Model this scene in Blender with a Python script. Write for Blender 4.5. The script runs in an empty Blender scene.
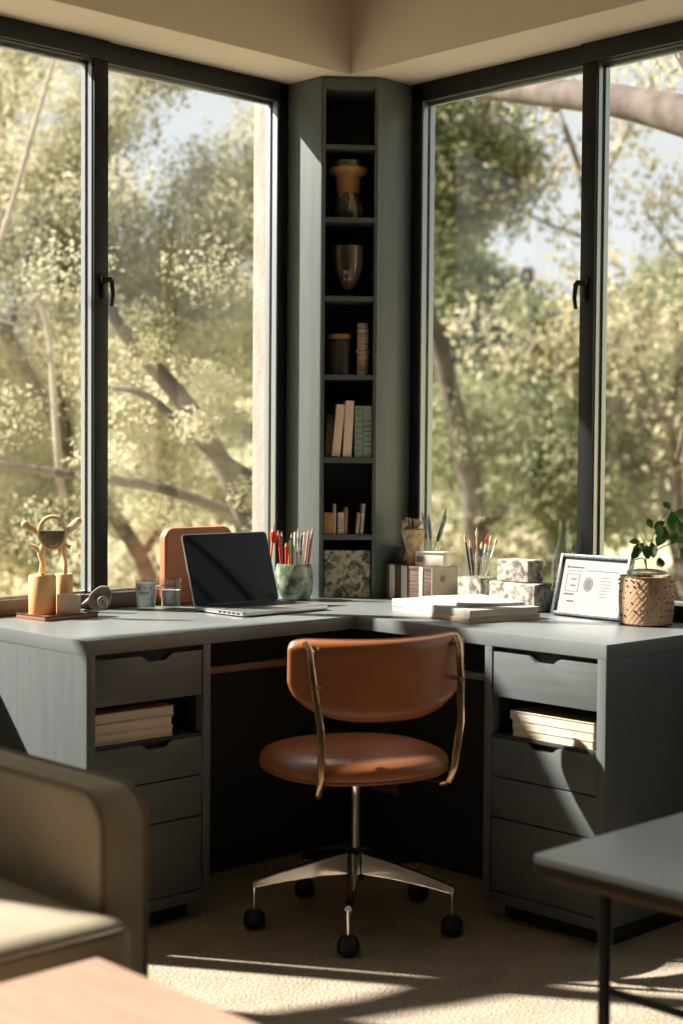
import bpy, bmesh, math, random
import numpy as np
from mathutils import Vector, Matrix
PI = math.pi
random.seed(7)
scene = bpy.context.scene
COL = scene.collection

# ------------------------------------------------------------------ materials
def srgb(r, g, b):
    f = lambda c: (c/255/12.92) if c/255 <= .04045 else ((c/255+.055)/1.055)**2.4
    return (f(r), f(g), f(b), 1)

def mat(name, col, rough=.5, metal=0, bump=None, vary=None, spec=.5, coat=0, trans=0, extra=None, sub=0):
    """col linear rgba; bump=(scale,strength[,stretch]); vary=(scale, col2, stretch)"""
    m = bpy.data.materials.new(name); m.use_nodes = True
    nt = m.node_tree; b = nt.nodes['Principled BSDF']
    b.inputs['Base Color'].default_value = col
    b.inputs['Roughness'].default_value = rough
    b.inputs['Metallic'].default_value = metal
    b.inputs['Specular IOR Level'].default_value = spec
    b.inputs['Coat Weight'].default_value = coat
    b.inputs['Transmission Weight'].default_value = trans
    if sub:
        b.inputs['Subsurface Weight'].default_value = sub
        b.inputs['Subsurface Radius'].default_value = (.03, .015, .006)
    tc = nt.nodes.new('ShaderNodeTexCoord')
    def noise(scale, stretch=(1, 1, 1), det=4):
        mp = nt.nodes.new('ShaderNodeMapping'); mp.inputs['Scale'].default_value = stretch
        n = nt.nodes.new('ShaderNodeTexNoise'); n.inputs['Scale'].default_value = scale; n.inputs['Detail'].default_value = det
        nt.links.new(tc.outputs['Object'], mp.inputs[0]); nt.links.new(mp.outputs[0], n.inputs['Vector'])
        return n
    if vary:
        n = noise(vary[0], vary[2] if len(vary) > 2 else (1, 1, 1))
        r = nt.nodes.new('ShaderNodeValToRGB')
        lo, hi = (vary[3] if len(vary) > 3 else (.35, .65))
        r.color_ramp.elements[0].position = lo; r.color_ramp.elements[1].position = hi
        r.color_ramp.elements[0].color = col; r.color_ramp.elements[1].color = vary[1]
        nt.links.new(n.outputs['Fac'], r.inputs[0]); nt.links.new(r.outputs[0], b.inputs['Base Color'])
    if bump:
        n = noise(bump[0], bump[2] if len(bump) > 2 else (1, 1, 1))
        bp = nt.nodes.new('ShaderNodeBump'); bp.inputs['Strength'].default_value = bump[1]; bp.inputs['Distance'].default_value = .004
        nt.links.new(n.outputs['Fac'], bp.inputs['Height']); nt.links.new(bp.outputs[0], b.inputs['Normal'])
    if extra: extra(nt, b, tc)
    return m

def glass_mat(name, tint=(1, 1, 1, 1), base=.05, top=.55, rough=0):
    m = bpy.data.materials.new(name); m.use_nodes = True
    nt = m.node_tree; nt.nodes.clear()
    o = nt.nodes.new('ShaderNodeOutputMaterial'); t = nt.nodes.new('ShaderNodeBsdfTransparent')
    g = nt.nodes.new('ShaderNodeBsdfGlossy'); g.inputs['Roughness'].default_value = rough
    t.inputs[0].default_value = tint
    lw = nt.nodes.new('ShaderNodeLayerWeight'); lw.inputs[0].default_value = .5
    p = nt.nodes.new('ShaderNodeMath'); p.operation = 'POWER'; p.inputs[1].default_value = 4
    mr = nt.nodes.new('ShaderNodeMath'); mr.operation = 'MULTIPLY_ADD'; mr.inputs[1].default_value = top; mr.inputs[2].default_value = base
    mx = nt.nodes.new('ShaderNodeMixShader')
    nt.links.new(lw.outputs['Facing'], p.inputs[0]); nt.links.new(p.outputs[0], mr.inputs[0]); nt.links.new(mr.outputs[0], mx.inputs[0])
    nt.links.new(t.outputs[0], mx.inputs[1]); nt.links.new(g.outputs[0], mx.inputs[2]); nt.links.new(mx.outputs[0], o.inputs[0])
    return m

def leaf_mat(name, c1, c2, scale=1.5, trans=.35):
    m = bpy.data.materials.new(name); m.use_nodes = True
    nt = m.node_tree; nt.nodes.clear()
    o = nt.nodes.new('ShaderNodeOutputMaterial'); d = nt.nodes.new('ShaderNodeBsdfDiffuse'); t = nt.nodes.new('ShaderNodeBsdfTranslucent')
    mx = nt.nodes.new('ShaderNodeMixShader'); mx.inputs[0].default_value = trans
    tc = nt.nodes.new('ShaderNodeTexCoord'); n = nt.nodes.new('ShaderNodeTexNoise'); n.inputs['Scale'].default_value = scale; n.inputs['Detail'].default_value = 6
    r = nt.nodes.new('ShaderNodeValToRGB'); r.color_ramp.elements[0].position = .36; r.color_ramp.elements[1].position = .64
    r.color_ramp.elements[0].color = c1; r.color_ramp.elements[1].color = c2
    nt.links.new(tc.outputs['Object'], n.inputs['Vector']); nt.links.new(n.outputs['Fac'], r.inputs[0])
    nt.links.new(r.outputs[0], d.inputs[0]); nt.links.new(r.outputs[0], t.inputs[0])
    nt.links.new(d.outputs[0], mx.inputs[1]); nt.links.new(t.outputs[0], mx.inputs[2]); nt.links.new(mx.outputs[0], o.inputs[0])
    return m

M = {}
M['paint'] = mat('grey_green_stained_wood', (.100, .114, .110, 1), .40, vary=(5, (.115, .130, .125, 1), (9, 9, .5)), bump=(90, .10, (1, 1, .06)))
M['paint_h'] = mat('grey_green_stained_wood_horizontal', (.100, .114, .110, 1), .40, vary=(5, (.115, .130, .125, 1), (.6, .6, 10)), bump=(60, .08, (.3, .3, 6)))
M['top'] = mat('grey_green_desktop', (.150, .163, .158, 1), .34, vary=(4, (.172, .186, .180, 1), (1, 1, 1)), bump=(60, .08, (.5, 6, 1)))
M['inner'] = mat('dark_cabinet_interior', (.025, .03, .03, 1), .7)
M['kick'] = mat('dark_wall_paint', (.02, .024, .024, 1), .8)
M['frame'] = mat('charcoal_window_frame', (.010, .011, .012, 1), .42, spec=.28, bump=(200, .03))
M['bead'] = mat('aluminium_window_bead', (.34, .36, .38, 1), .35, metal=.6)
M['gasket'] = mat('black_gasket', (.01, .01, .01, 1), .6)
M['bronze'] = mat('bronze_sill_rail', (.075, .06, .045, 1), .4)
M['glass'] = glass_mat('window_glass', base=.035, top=.5)
M['plaster'] = mat('warm_beige_plaster', (.64, .55, .44, 1), .9, bump=(120, .05))
M['wallwarm'] = mat('warm_wall_plaster', (.20, .15, .11, 1), .9)
M['brass'] = mat('aged_brass', (.78, .56, .33, 1), .25, metal=1, vary=(25, (.50, .33, .18, 1)))
M['chrome'] = mat('polished_chrome', (.72, .68, .62, 1), .14, metal=1)
M['blackplastic'] = mat('black_caster_plastic', (.008, .008, .009, 1), .4)
M['leather'] = mat('tan_leather', (.29, .10, .034, 1), .33, vary=(5, (.35, .13, .05, 1)), bump=(140, .10))
M['leather_dark'] = mat('leather_welt', (.20, .07, .03, 1), .45)
M['fabric'] = mat('olive_beige_upholstery', (.33, .285, .20, 1), .95, bump=(420, .35), vary=(9, (.37, .325, .235, 1)))
M['fabric_welt'] = mat('upholstery_welt', (.20, .16, .11, 1), .9)
M['oak'] = mat('pinkish_oak', (.32, .205, .145, 1), .45, vary=(5, (.37, .245, .175, 1), (8, 1, 1)))
M['laminate'] = mat('blue_grey_tabletop_sky_sheen', (.42, .48, .51, 1), .34)  # blue-grey laminate, lightened so the colour carries the sky's reflection
M['darkedge'] = mat('dark_walnut_edge', (.05, .03, .022, 1), .5)
M['walnut'] = mat('walnut_underframe', (.20, .13, .075, 1), .5)
M['blacksteel'] = mat('bronze_black_steel', (.045, .04, .035, 1), .35, metal=.7)
M['cream'] = mat('cream_cloth_cover', (.68, .58, .43, 1), .8, bump=(200, .08))
M['pages'] = mat('page_block', (.72, .66, .53, 1), .9, vary=(3, (.55, .48, .36, 1), (1, 1, 160)))
M['white'] = mat('off_white_paper', (.46, .44, .40, 1), .8, vary=(5, (.50, .48, .43, 1)))
M['kraft'] = mat('tan_folder', (.58, .47, .32, 1), .8)
M['wax'] = mat('amber_wax', (.74, .46, .21, 1), .45, sub=.35)
M['wax2'] = mat('pale_honey_wax', (.82, .60, .34, 1), .5, vary=(8, (.55, .30, .14, 1), (1, 1, .3)), sub=.2)
M['bone'] = mat('golden_driftwood', (.62, .38, .17, 1), .45, vary=(18, (.82, .64, .38, 1)), bump=(60, .3))
M['pewter'] = mat('dark_pewter', (.13, .115, .085, 1), .4, metal=.4, vary=(40, (.3, .26, .18, 1)))
M['slat'] = mat('pale_slatted_wood', (.80, .66, .46, 1), .6, vary=(60, (.66, .48, .3, 1), (1, 1, .05)))
M['traywood'] = mat('reddish_tray_wood', (.32, .13, .07, 1), .45)
M['stone'] = mat('grey_brown_stone', (.085, .075, .06, 1), .5, vary=(30, (.28, .24, .18, 1)), bump=(50, .4))
M['shell'] = mat('pale_shell', (.55, .5, .4, 1), .5, vary=(40, (.2, .18, .14, 1)))
M['frost'] = mat('frosted_tumbler_glass', (.88, .87, .84, 1), .3, vary=(55, (.62, .62, .60, 1)), bump=(70, .5))
M['tumbler'] = glass_mat('clear_tumbler_glass', tint=(.93, .95, .94, 1), base=.07, top=.6)
M['ink'] = mat('dark_lettering', (.02, .02, .02, 1), .6)
M['terracotta'] = mat('terracotta_leather_case', (.52, .19, .09, 1), .5, bump=(200, .08))
M['alu'] = mat('silver_aluminium', (.55, .55, .54, 1), .3, metal=.85)
M['screen'] = mat('black_glossy_screen', (.003, .003, .003, 1), .12, spec=.18)
M['key'] = mat('black_keys', (.012, .012, .013, 1), .5)
M['celadon'] = mat('mottled_green_glazed_ceramic', (.11, .17, .10, 1), .10, vary=(22, (.48, .54, .44, 1), (1, 1, 1), (.42, .62)), coat=.7)
M['rim'] = mat('ceramic_dark_inside', (.04, .05, .04, 1), .5)
def plain(n, c, r=.5, **k):
    M[n] = mat(n, c, r, **k); return M[n]
M['leather_dark'] = mat('leather_welt', (.21, .085, .04, 1), .45)
plain('red_pen', (.75, .04, .015, 1), .3); plain('orange_pen', (.85, .22, .04, 1), .35); plain('white_pen', (.78, .76, .70, 1), .4)
plain('speckled_pen', (.72, .70, .62, 1), .5, vary=(90, (.12, .1, .08, 1))); plain('brown_pencil', (.36, .17, .10, 1), .5)
plain('wood_pencil', (.62, .42, .22, 1), .5); plain('dark_pen', (.02, .025, .03, 1), .35); plain('green_pen', (.03, .12, .08, 1), .35)
plain('pink_pencil', (.55, .30, .24, 1), .5); plain('blue_quill', (.16, .24, .29, 1), .5, vary=(30, (.07, .10, .13, 1)))
plain('black_quill', (.012, .016, .022, 1), .4); plain('bristle', (.55, .45, .30, 1), .8)
plain('straw', (.66, .50, .28, 1), .8, vary=(60, (.38, .24, .12, 1)), bump=(80, .5)); plain('clay', (.50, .22, .11, 1), .8)
plain('whitebox', (.80, .74, .62, 1), .6, bump=(30, .3)); plain('smokedwood', (.055, .045, .035, 1), .35)
plain('palewood', (.50, .44, .31, 1), .6, vary=(20, (.42, .36, .25, 1))); plain('concrete', (.46, .43, .37, 1), .9, vary=(45, (.13, .12, .09, 1), (1, 1, 1), (.45, .62)), bump=(60, .6))
plain('stripe_brown', (.075, .042, .028, 1), .6, vary=(70, (.14, .085, .058, 1), (.2, .2, 2)), bump=(90, .4, (.2, .2, 2)))
plain('stripe_cream', (.72, .68, .58, 1), .6)
plain('gunmetal', (.075, .085, .095, 1), .35, metal=.5, vary=(120, (.2, .2, .2, 1)))
plain('paper_cert', (.235, .245, .24, 1), .5, coat=.2); plain('print_grey', (.04, .04, .045, 1), .7); plain('print_light', (.13, .135, .14, 1), .7)
plain('leafgreen', (.06, .18, .03, 1), .4, vary=(30, (.16, .32, .07, 1))); plain('twig', (.14, .09, .05, 1), .8)
plain('book_cream', (.88, .70, .54, 1), .7); plain('book_sand', (.86, .66, .48, 1), .7); plain('book_black', (.012, .012, .012, 1), .6)
plain('book_green', (.30, .40, .33, 1), .6); plain('book_green_dark', (.07, .10, .08, 1), .6); plain('gold', (.16, .09, .035, 1), .5, metal=.3)
plain('wicker_brown', (.50, .32, .19, 1), .7, vary=(40, (.36, .21, .12, 1), (1, 1, .3)))
plain('dark_vessel', (.05, .035, .025, 1), .12, vary=(22, (.26, .19, .13, 1), (1, 1, .12), (.45, .6)), coat=1)
plain('jar_brown', (.48, .26, .10, 1), .6, vary=(40, (.34, .17, .06, 1)), bump=(40, .5)); plain('jar_base', (.03, .03, .022, 1), .25, vary=(60, (.25, .2, .1, 1), (1, 1, .2), (.52, .62)))
plain('bark', (.075, .06, .048, 1), .9, vary=(8, (.15, .122, .098, 1)), bump=(25, 1)); plain('palebark', (.44, .38, .31, 1), .9, vary=(8, (.30, .25, .2, 1)), bump=(20, .8))
plain('ceramic_log', (.78, .64, .50, 1), .7, vary=(40, (.3, .23, .17, 1), (.3, .3, 3)))
plain('stucco', (.24, .215, .18, 1), .9, bump=(40, .8), vary=(30, (.32, .28, .24, 1), (1, 1, .2)))
plain('bounce_slab_stone', (.72, .66, .55, 1), .9)  # pale stone of the slab added to throw sunlight at the soffit

def carpet(nt, b, tc):
    n = nt.nodes.new('ShaderNodeTexNoise'); n.inputs['Scale'].default_value = 130; n.inputs['Detail'].default_value = 3
    n2 = nt.nodes.new('ShaderNodeTexNoise'); n2.inputs['Scale'].default_value = 9; n2.inputs['Detail'].default_value = 3
    a = nt.nodes.new('ShaderNodeMath'); a.operation = 'MULTIPLY_ADD'; a.inputs[1].default_value = .35
    r = nt.nodes.new('ShaderNodeValToRGB'); r.color_ramp.elements[0].position = .45; r.color_ramp.elements[1].position = .85
    r.color_ramp.elements[0].color = (.23, .185, .13, 1); r.color_ramp.elements[1].color = (.43, .375, .29, 1)
    bp = nt.nodes.new('ShaderNodeBump'); bp.inputs['Strength'].default_value = .9; bp.inputs['Distance'].default_value = .006
    nt.links.new(tc.outputs['Object'], n.inputs['Vector']); nt.links.new(tc.outputs['Object'], n2.inputs['Vector'])
    nt.links.new(n2.outputs['Fac'], a.inputs[0]); nt.links.new(n.outputs['Fac'], a.inputs[2])
    nt.links.new(a.outputs[0], r.inputs[0]); nt.links.new(r.outputs[0], b.inputs['Base Color'])
    nt.links.new(n.outputs['Fac'], bp.inputs['Height']); nt.links.new(bp.outputs[0], b.inputs['Normal'])
M['carpet'] = mat('beige_loop_carpet', (.45, .36, .24, 1), .95, extra=carpet, spec=.1)

def botanical(nt, b, tc):
    n = nt.nodes.new('ShaderNodeTexNoise'); n.inputs['Scale'].default_value = 42; n.inputs['Detail'].default_value = 5; n.inputs['Distortion'].default_value = .9
    r = nt.nodes.new('ShaderNodeValToRGB'); e = r.color_ramp.elements
    e[0].position = .36; e[0].color = (.06, .065, .035, 1); e[1].position = .58; e[1].color = (.62, .60, .47, 1)
    m_ = e.new(.46); m_.color = (.22, .23, .13, 1)
    nt.links.new(tc.outputs['Object'], n.inputs['Vector']); nt.links.new(n.outputs['Fac'], r.inputs[0]); nt.links.new(r.outputs[0], b.inputs['Base Color'])
M['botanical'] = mat('mottled_leaf_relief', (.3, .3, .2, 1), .35, extra=botanical, bump=None)

def hillmat(nt, b, tc):
    n = nt.nodes.new('ShaderNodeTexNoise'); n.inputs['Scale'].default_value = .5; n.inputs['Detail'].default_value = 9; n.inputs['Roughness'].default_value = .7
    r = nt.nodes.new('ShaderNodeValToRGB'); e = r.color_ramp.elements
    e[0].position = .40; e[0].color = (.22, .21, .10, 1); e[1].position = .62; e[1].color = (.66, .58, .38, 1)
    m_ = e.new(.5); m_.color = (.42, .39, .22, 1)
    nt.links.new(tc.outputs['Object'], n.inputs['Vector']); nt.links.new(n.outputs['Fac'], r.inputs[0]); nt.links.new(r.outputs[0], b.inputs['Base Color'])
M['hill'] = mat('dry_grass_hillside', (.3, .3, .15, 1), .95, extra=hillmat, spec=.1)
M['leaf_olive'] = leaf_mat('olive_yellow_leaves', (.29, .275, .15, 1), (.70, .67, .49, 1), trans=.42)  # leaf colours here are paled to paint in distant haze
M['leaf_green'] = leaf_mat('mid_green_leaves', (.15, .17, .085, 1), (.42, .43, .26, 1), trans=.42)
M['leaf_dry'] = leaf_mat('dry_khaki_leaves', (.35, .32, .19, 1), (.66, .60, .43, 1), trans=.42)

# ------------------------------------------------------------------ helpers
class MB:
    def __init__(s): s.bm = bmesh.new(); s.mi = 0
    def _add(s, verts, faces):
        vs = [s.bm.verts.new(v) for v in verts]
        for f in faces:
            try:
                fc = s.bm.faces.new([vs[i] for i in f]); fc.material_index = s.mi
            except ValueError: pass
        return vs
    def box(s, x0, x1, y0, y1, z0, z1, bev=0, seg=2, T=None):
        t = bmesh.new()
        r = bmesh.ops.create_cube(t, size=1)
        for v in t.verts: v.co = Vector(((x0+x1)/2+v.co.x*(x1-x0), (y0+y1)/2+v.co.y*(y1-y0), (z0+z1)/2+v.co.z*(z1-z0)))
        if bev: bmesh.ops.bevel(t, geom=t.edges[:], offset=bev, segments=seg, profile=.6, affect='EDGES')
        s.merge(t, T); return s
    def merge(s, t, T=None):
        if T is not None: bmesh.ops.transform(t, matrix=T, verts=t.verts)
        t.verts.ensure_lookup_table(); t.verts.index_update()
        s._add([v.co.copy() for v in t.verts], [[v.index for v in f.verts] for f in t.faces]); t.free()
    def prism(s, poly, z0, z1, bev=0, T=None, seg=2):
        """poly in xy, extruded in z"""
        t = bmesh.new(); n = len(poly)
        a = [t.verts.new((x, y, z0)) for x, y in poly]; b = [t.verts.new((x, y, z1)) for x, y in poly]
        t.faces.new(a[::-1]); t.faces.new(b)
        for i in range(n): t.faces.new((a[i], a[(i+1) % n], b[(i+1) % n], b[i]))
        bmesh.ops.recalc_face_normals(t, faces=t.faces)
        if bev:
            es = [e for e in t.edges if all(abs(v.co.z-e.verts[0].co.z) < 1e-7 for v in e.verts)]
            bmesh.ops.bevel(t, geom=es, offset=bev, segments=seg, profile=.6, affect='EDGES')
        s.merge(t, T); return s
    def lathe(s, prof, seg=32, c=(0, 0, 0), T=None, cap=True, f=None):
        vs, fs = [], []
        n = len(prof)
        for i in range(seg):
            a = 2*PI*i/seg
            for r, z in prof:
                k = f(a, z) if f else 1
                vs.append(Vector((c[0]+r*k*math.cos(a), c[1]+r*k*math.sin(a), c[2]+z)))
        for i in range(seg):
            j = (i+1) % seg
            for k in range(n-1): fs.append((i*n+k, j*n+k, j*n+k+1, i*n+k+1))
        if cap:
            if prof[0][0] > 1e-5: fs.append([i*n for i in range(seg)][::-1])
            if prof[-1][0] > 1e-5: fs.append([i*n+n-1 for i in range(seg)])
        if T is not None: vs = [T @ v for v in vs]
        s._add(vs, fs); return s
    def tube(s, pts, rad, seg=8, closed=False, sq=None, T=None):
        pts = [Vector(p) for p in pts]; n = len(pts)
        rs = rad if isinstance(rad, (list, tuple)) else [rad]*n
        vs, fs = [], []; up = None
        for i, p in enumerate(pts):
            if closed: d = pts[(i+1) % n]-pts[i-1]
            else: d = pts[min(i+1, n-1)]-pts[max(i-1, 0)]
            d.normalize()
            if up is None:
                up = Vector((0, 0, 1)) if abs(d.z) < .9 else Vector((1, 0, 0))
            a = up - d*up.dot(d)
            if a.length < 1e-4: a = Vector((1, 0, 0)).cross(d)
            a.normalize(); b = d.cross(a); up = a
            for k in range(seg):
                t = 2*PI*(k+.5)/seg
                ca, sa = math.cos(t), math.sin(t)
                if sq: ca, sa = ca*sq[0], sa*sq[1]
                vs.append(p+(a*ca+b*sa)*rs[i])
        m = n if closed else n-1
        for i in range(m):
            for k in range(seg):
                j = (i+1) % n
                fs.append((i*seg+k, i*seg+(k+1) % seg, j*seg+(k+1) % seg, j*seg+k))
        if not closed:
            fs.append(list(range(seg))[::-1]); fs.append([(n-1)*seg+k for k in range(seg)])
        if T is not None: vs = [T @ v for v in vs]
        s._add(vs, fs); return s
    def ball(s, c, r, sub=2, sc=(1, 1, 1), rnd=0, T=None):
        t = bmesh.new(); bmesh.ops.create_icosphere(t, subdivisions=sub, radius=1)
        for v in t.verts:
            k = 1+random.uniform(-rnd, rnd); v.co = Vector((c[0]+v.co.x*r*sc[0]*k, c[1]+v.co.y*r*sc[1]*k, c[2]+v.co.z*r*sc[2]*k))
        s.merge(t, T); return s
    def build(s, name, material, parent=None, smooth=True, ang=35, loc=None, rot=None):
        bmesh.ops.remove_doubles(s.bm, verts=s.bm.verts, dist=1e-6)
        bmesh.ops.recalc_face_normals(s.bm, faces=s.bm.faces)
        me = bpy.data.meshes.new(name); s.bm.to_mesh(me); s.bm.free()
        mats = material if isinstance(material, (list, tuple)) else [material]
        for m in mats: me.materials.append(M[m] if isinstance(m, str) else m)
        if smooth:
            me.polygons.foreach_set('use_smooth', [True]*len(me.polygons)); me.set_sharp_from_angle(angle=math.radians(ang))
        o = bpy.data.objects.new(name, me); COL.objects.link(o)
        if loc is not None: o.location = loc
        if rot is not None: o.rotation_euler = rot
        if parent is not None: o.parent = parent
        return o

def tag(o, label=None, cat=None, group=None, kind=None):
    if label: o['label'] = label
    if cat: o['category'] = cat
    if group: o['group'] = group
    if kind: o['kind'] = kind
    return o
def empty(name, loc=(0, 0, 0), rz=0, label=None, cat=None, group=None, kind=None):
    o = bpy.data.objects.new(name, None); COL.objects.link(o); o.empty_display_size = .05
    o.location = loc; o.rotation_euler = (0, 0, rz)
    return tag(o, label, cat, group, kind)
def struct(name, mb, m, parent=None, **k):
    o = mb.build(name, m, parent, **k)
    if parent is None: o['kind'] = 'structure'
    return o
def RZ(a): return Matrix.Rotation(a, 4, 'Z')
def TR(x, y, z): return Matrix.Translation((x, y, z))
def rrect(w, h, r, n=6, cx=0, cy=0):
    pts = []
    for (sx, sy, a0) in ((1, 1, 0), (-1, 1, 90), (-1, -1, 180), (1, -1, 270)):
        for i in range(n+1):
            a = math.radians(a0+90*i/n); pts.append((cx+sx*(w/2-r)+r*math.cos(a), cy+sy*(h/2-r)+r*math.sin(a)))
    return pts
def copy_tree(o, parent=None):
    c = o.copy(); COL.objects.link(c); c.parent = parent
    for ch in list(o.children): copy_tree(ch, c)
    return c

# ------------------------------------------------------------------ camera
cam_d = bpy.data.cameras.new('camera'); cam = bpy.data.objects.new('camera', cam_d); COL.objects.link(cam)
scene.camera = cam
cam_d.sensor_fit = 'VERTICAL'; cam_d.sensor_height = 36; cam_d.sensor_width = 24
cam_d.lens = 1515.53/1024*36
yaw, pit, rol = map(math.radians, (46.1127, 2.1535, .4101))
fw = Vector((math.cos(yaw)*math.cos(pit), math.sin(yaw)*math.cos(pit), -math.sin(pit)))
rt0 = Vector((math.sin(yaw), -math.cos(yaw), 0)); up0 = rt0.cross(fw)
rt = rt0*math.cos(rol)+up0*math.sin(rol); up = up0*math.cos(rol)-rt0*math.sin(rol)
cam.matrix_world = Matrix(((rt.x, up.x, -fw.x, -3.5683), (rt.y, up.y, -fw.y, -3.6727), (rt.z, up.z, -fw.z, 1.2042), (0, 0, 0, 1)))
cam_d.clip_start = .05; cam_d.clip_end = 500
cam_d.dof.use_dof = True; cam_d.dof.focus_distance = 4.25; cam_d.dof.aperture_fstop = 2.3

# ------------------------------------------------------------------ light
sun_d = bpy.data.lights.new('sun', 'SUN'); sun = bpy.data.objects.new('sun', sun_d); COL.objects.link(sun)
sun_d.energy = 13.0; sun_d.angle = math.radians(.8); sun_d.color = (1.0, .93, .85)
d = Vector((1, -1.5, -1.5)).normalized()
sun.rotation_euler = d.to_track_quat('-Z', 'Y').to_euler(); sun.location = (-6, 6, 7)
w = bpy.data.worlds.new('sky'); scene.world = w; w.use_nodes = True
nt = w.node_tree; bg = nt.nodes['Background']
tc = nt.nodes.new('ShaderNodeTexCoord'); sp = nt.nodes.new('ShaderNodeSeparateXYZ'); r = nt.nodes.new('ShaderNodeValToRGB')
r.color_ramp.elements[0].position = .0; r.color_ramp.elements[0].color = (.86, .88, .86, 1)
r.color_ramp.elements[1].position = .7; r.color_ramp.elements[1].color = (.60, .70, .78, 1)
nt.links.new(tc.outputs['Generated'], sp.inputs[0]); nt.links.new(sp.outputs['Z'], r.inputs[0]); nt.links.new(r.outputs[0], bg.inputs['Color'])
bg.inputs['Strength'].default_value = .78

# ------------------------------------------------------------------ room shell
ZH, ZW, ZC = 2.393, 2.333, 2.80      # soffit / window head rail bottom / ceiling
WX, WY = -2.80, -3.12                # window ends
struct('floor', MB().box(-6, .2, -6, .2, -.12, 0), 'carpet')
struct('ceiling', MB().box(-6, .06, -6, .06, ZC, ZC+.15), 'plaster')
# left wall (y=0 plane): below the sill, above the head, pier beyond the window
m = MB(); m.box(WX, 0, 0, .2, 0, .75); m.box(WX, 0, 0, .06, ZH, ZC)
m.box(-3.13, WX, 0, .2, 0, ZC); m.box(-5.2, -3.13, 0, .2, 0, .5); m.box(-6, -5.2, 0, .2, 0, ZC)
struct('wall_left', m, 'kick')
m = MB(); m.box(0, .2, WY, 0, 0, .75); m.box(0, .06, WY, 0, ZH, ZC); m.box(0, .2, -6, WY, 0, ZC)
struct('wall_right', m, 'kick')
m = MB(); m.box(-6.2, -6, -6, .2, 0, ZC)
struct('wall_rear_left', m, 'wallwarm')
m = MB(); m.box(-6.2, .2, -6.2, -6, 0, ZC)
struct('wall_rear_right', m, 'wallwarm')
# unseen slab added to bounce sun upward, then outer corner column of the building
m = MB(); m.prism([(-6, .21), (-6, 1.7), (1.7, 1.7), (1.7, -6), (.21, -6), (.21, .19), (-.2, .19), (-.2, .21)], -.35, -.2); struct('bounce_slab', m, 'bounce_slab_stone')
struct('trim_1', MB().box(-.155, .14, .20, .325, -3, 3.0, .006), 'stucco')
# dropped bulkhead: an L of plaster over the windows
b_ = .2325
m = MB(); m.prism([(0, 0), (-3.4, 0), (-3.4, -b_), (-b_, -b_), (-b_, -6), (0, -6)], ZH, ZC, .004)
struct('trim_2', m, 'plaster')

def window_run(nm, flip, mulls, jamb, end, sill_mat):
    """built on the y=0 plane with x running negative; flip mirrors x<->y for the right wall"""
    W = empty(nm, (0, 0, .75)); W['kind'] = 'structure'
    def fin(mb, name, mt, par=None, **k):
        if flip:
            for v in mb.bm.verts: v.co = Vector((v.co.y, v.co.x, v.co.z))
        for v in mb.bm.verts: v.co.z -= .75
        return mb.build(name, mt, par or W, **k)
    m = MB()
    m.box(end, jamb+.05, -.004, .056, ZW, ZH-.001, .003)                 # head
    m.box(jamb+.008, jamb+.055, -.004, .056, .751, ZH, .003)                  # jamb at the corner
    m.box(end-.05, end, -.004, .056, .751, ZH, .003)
    # thicker head of the sliding sash
    m.box(end, mulls[0][1], -.018, .03, ZW+.004, ZH-.001, .003)
    fin(m, 'window_frame', 'frame')
    fin(MB().box(end-.05, jamb+.05, -.006, .056, .751, .795, .004), 'window_sill', sill_mat)
    for i, (a, b) in enumerate(mulls):
        m = MB(); m.box(a, b, -.008, .052, .795, ZH-.002, .003)
        mu = fin(m, 'mullion', 'frame')
        m = MB(); m.box(a-.003, a+.004, .002, .018, .80, ZW); m.box(a-.006, a+.004, .030, .050, .80, ZW)
        fin(m, 'glazing_bead', 'bead', W)
        fin(MB().box(a-.0015, a+.004, .018, .030, .80, ZW), 'gasket', 'gasket', W)
        if i == 0:
            # latch handle: plate, pivot, lever
            zz = 1.69
            m = MB(); xm = b-.016
            m.box(xm-.012, xm+.012, -.014, -.007, zz-.035, zz+.035, .003)
            m.tube([(xm, -.012, zz+.015), (xm, -.035, zz+.015)], .008, 10)
            m.tube([(xm, -.034, zz+.02), (xm+.006, -.040, zz+.01), (xm+.010, -.040, zz-.03), (xm+.008, -.036, zz-.06)], [.007, .0075, .006, .005], 10)
            m.tube([(xm-.010, -.012, zz+.012), (xm-.016, -.024, zz+.03)], [.006, .004], 8)
            fin(m, 'window_handle', 'blacksteel')
    # beads round the corner-most pane
    m = MB()
    m.box(jamb+.003, jamb+.009, .000, .022, .795, ZW, .001); m.box(jamb+.001, jamb+.009, .032, .054, .795, ZW, .001)
    m.box(end, jamb, .026, .040, ZW-.010, ZW+.002, .001)
    m.box(end, jamb, .030, .055, .795, .802, .001)
    fin(m, 'glazing_bead', 'bead')
    edges = [jamb]+[v for ab in mulls for v in (ab[1], ab[0])]+[end]
    for k in range(0, len(edges), 2):
        x1, x0 = edges[k], edges[k+1]
        yy = .022 if k == 0 else .020
        fin(MB().box(x0-.002, x1+.002, yy, yy+.006, .795, ZW+.002), 'pane', 'glass', smooth=False)
    return W
mulls = [(-1.040, -.990), (-1.985, -1.935), (-2.36, -2.31)]
window_run('window_1', False, mulls, -.336, WX, 'bronze')
window_run('window_2', True, [(-1.012, -.962), (-1.72, -1.67), (-2.44, -2.39)], -.33, WY, 'frame')
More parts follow.
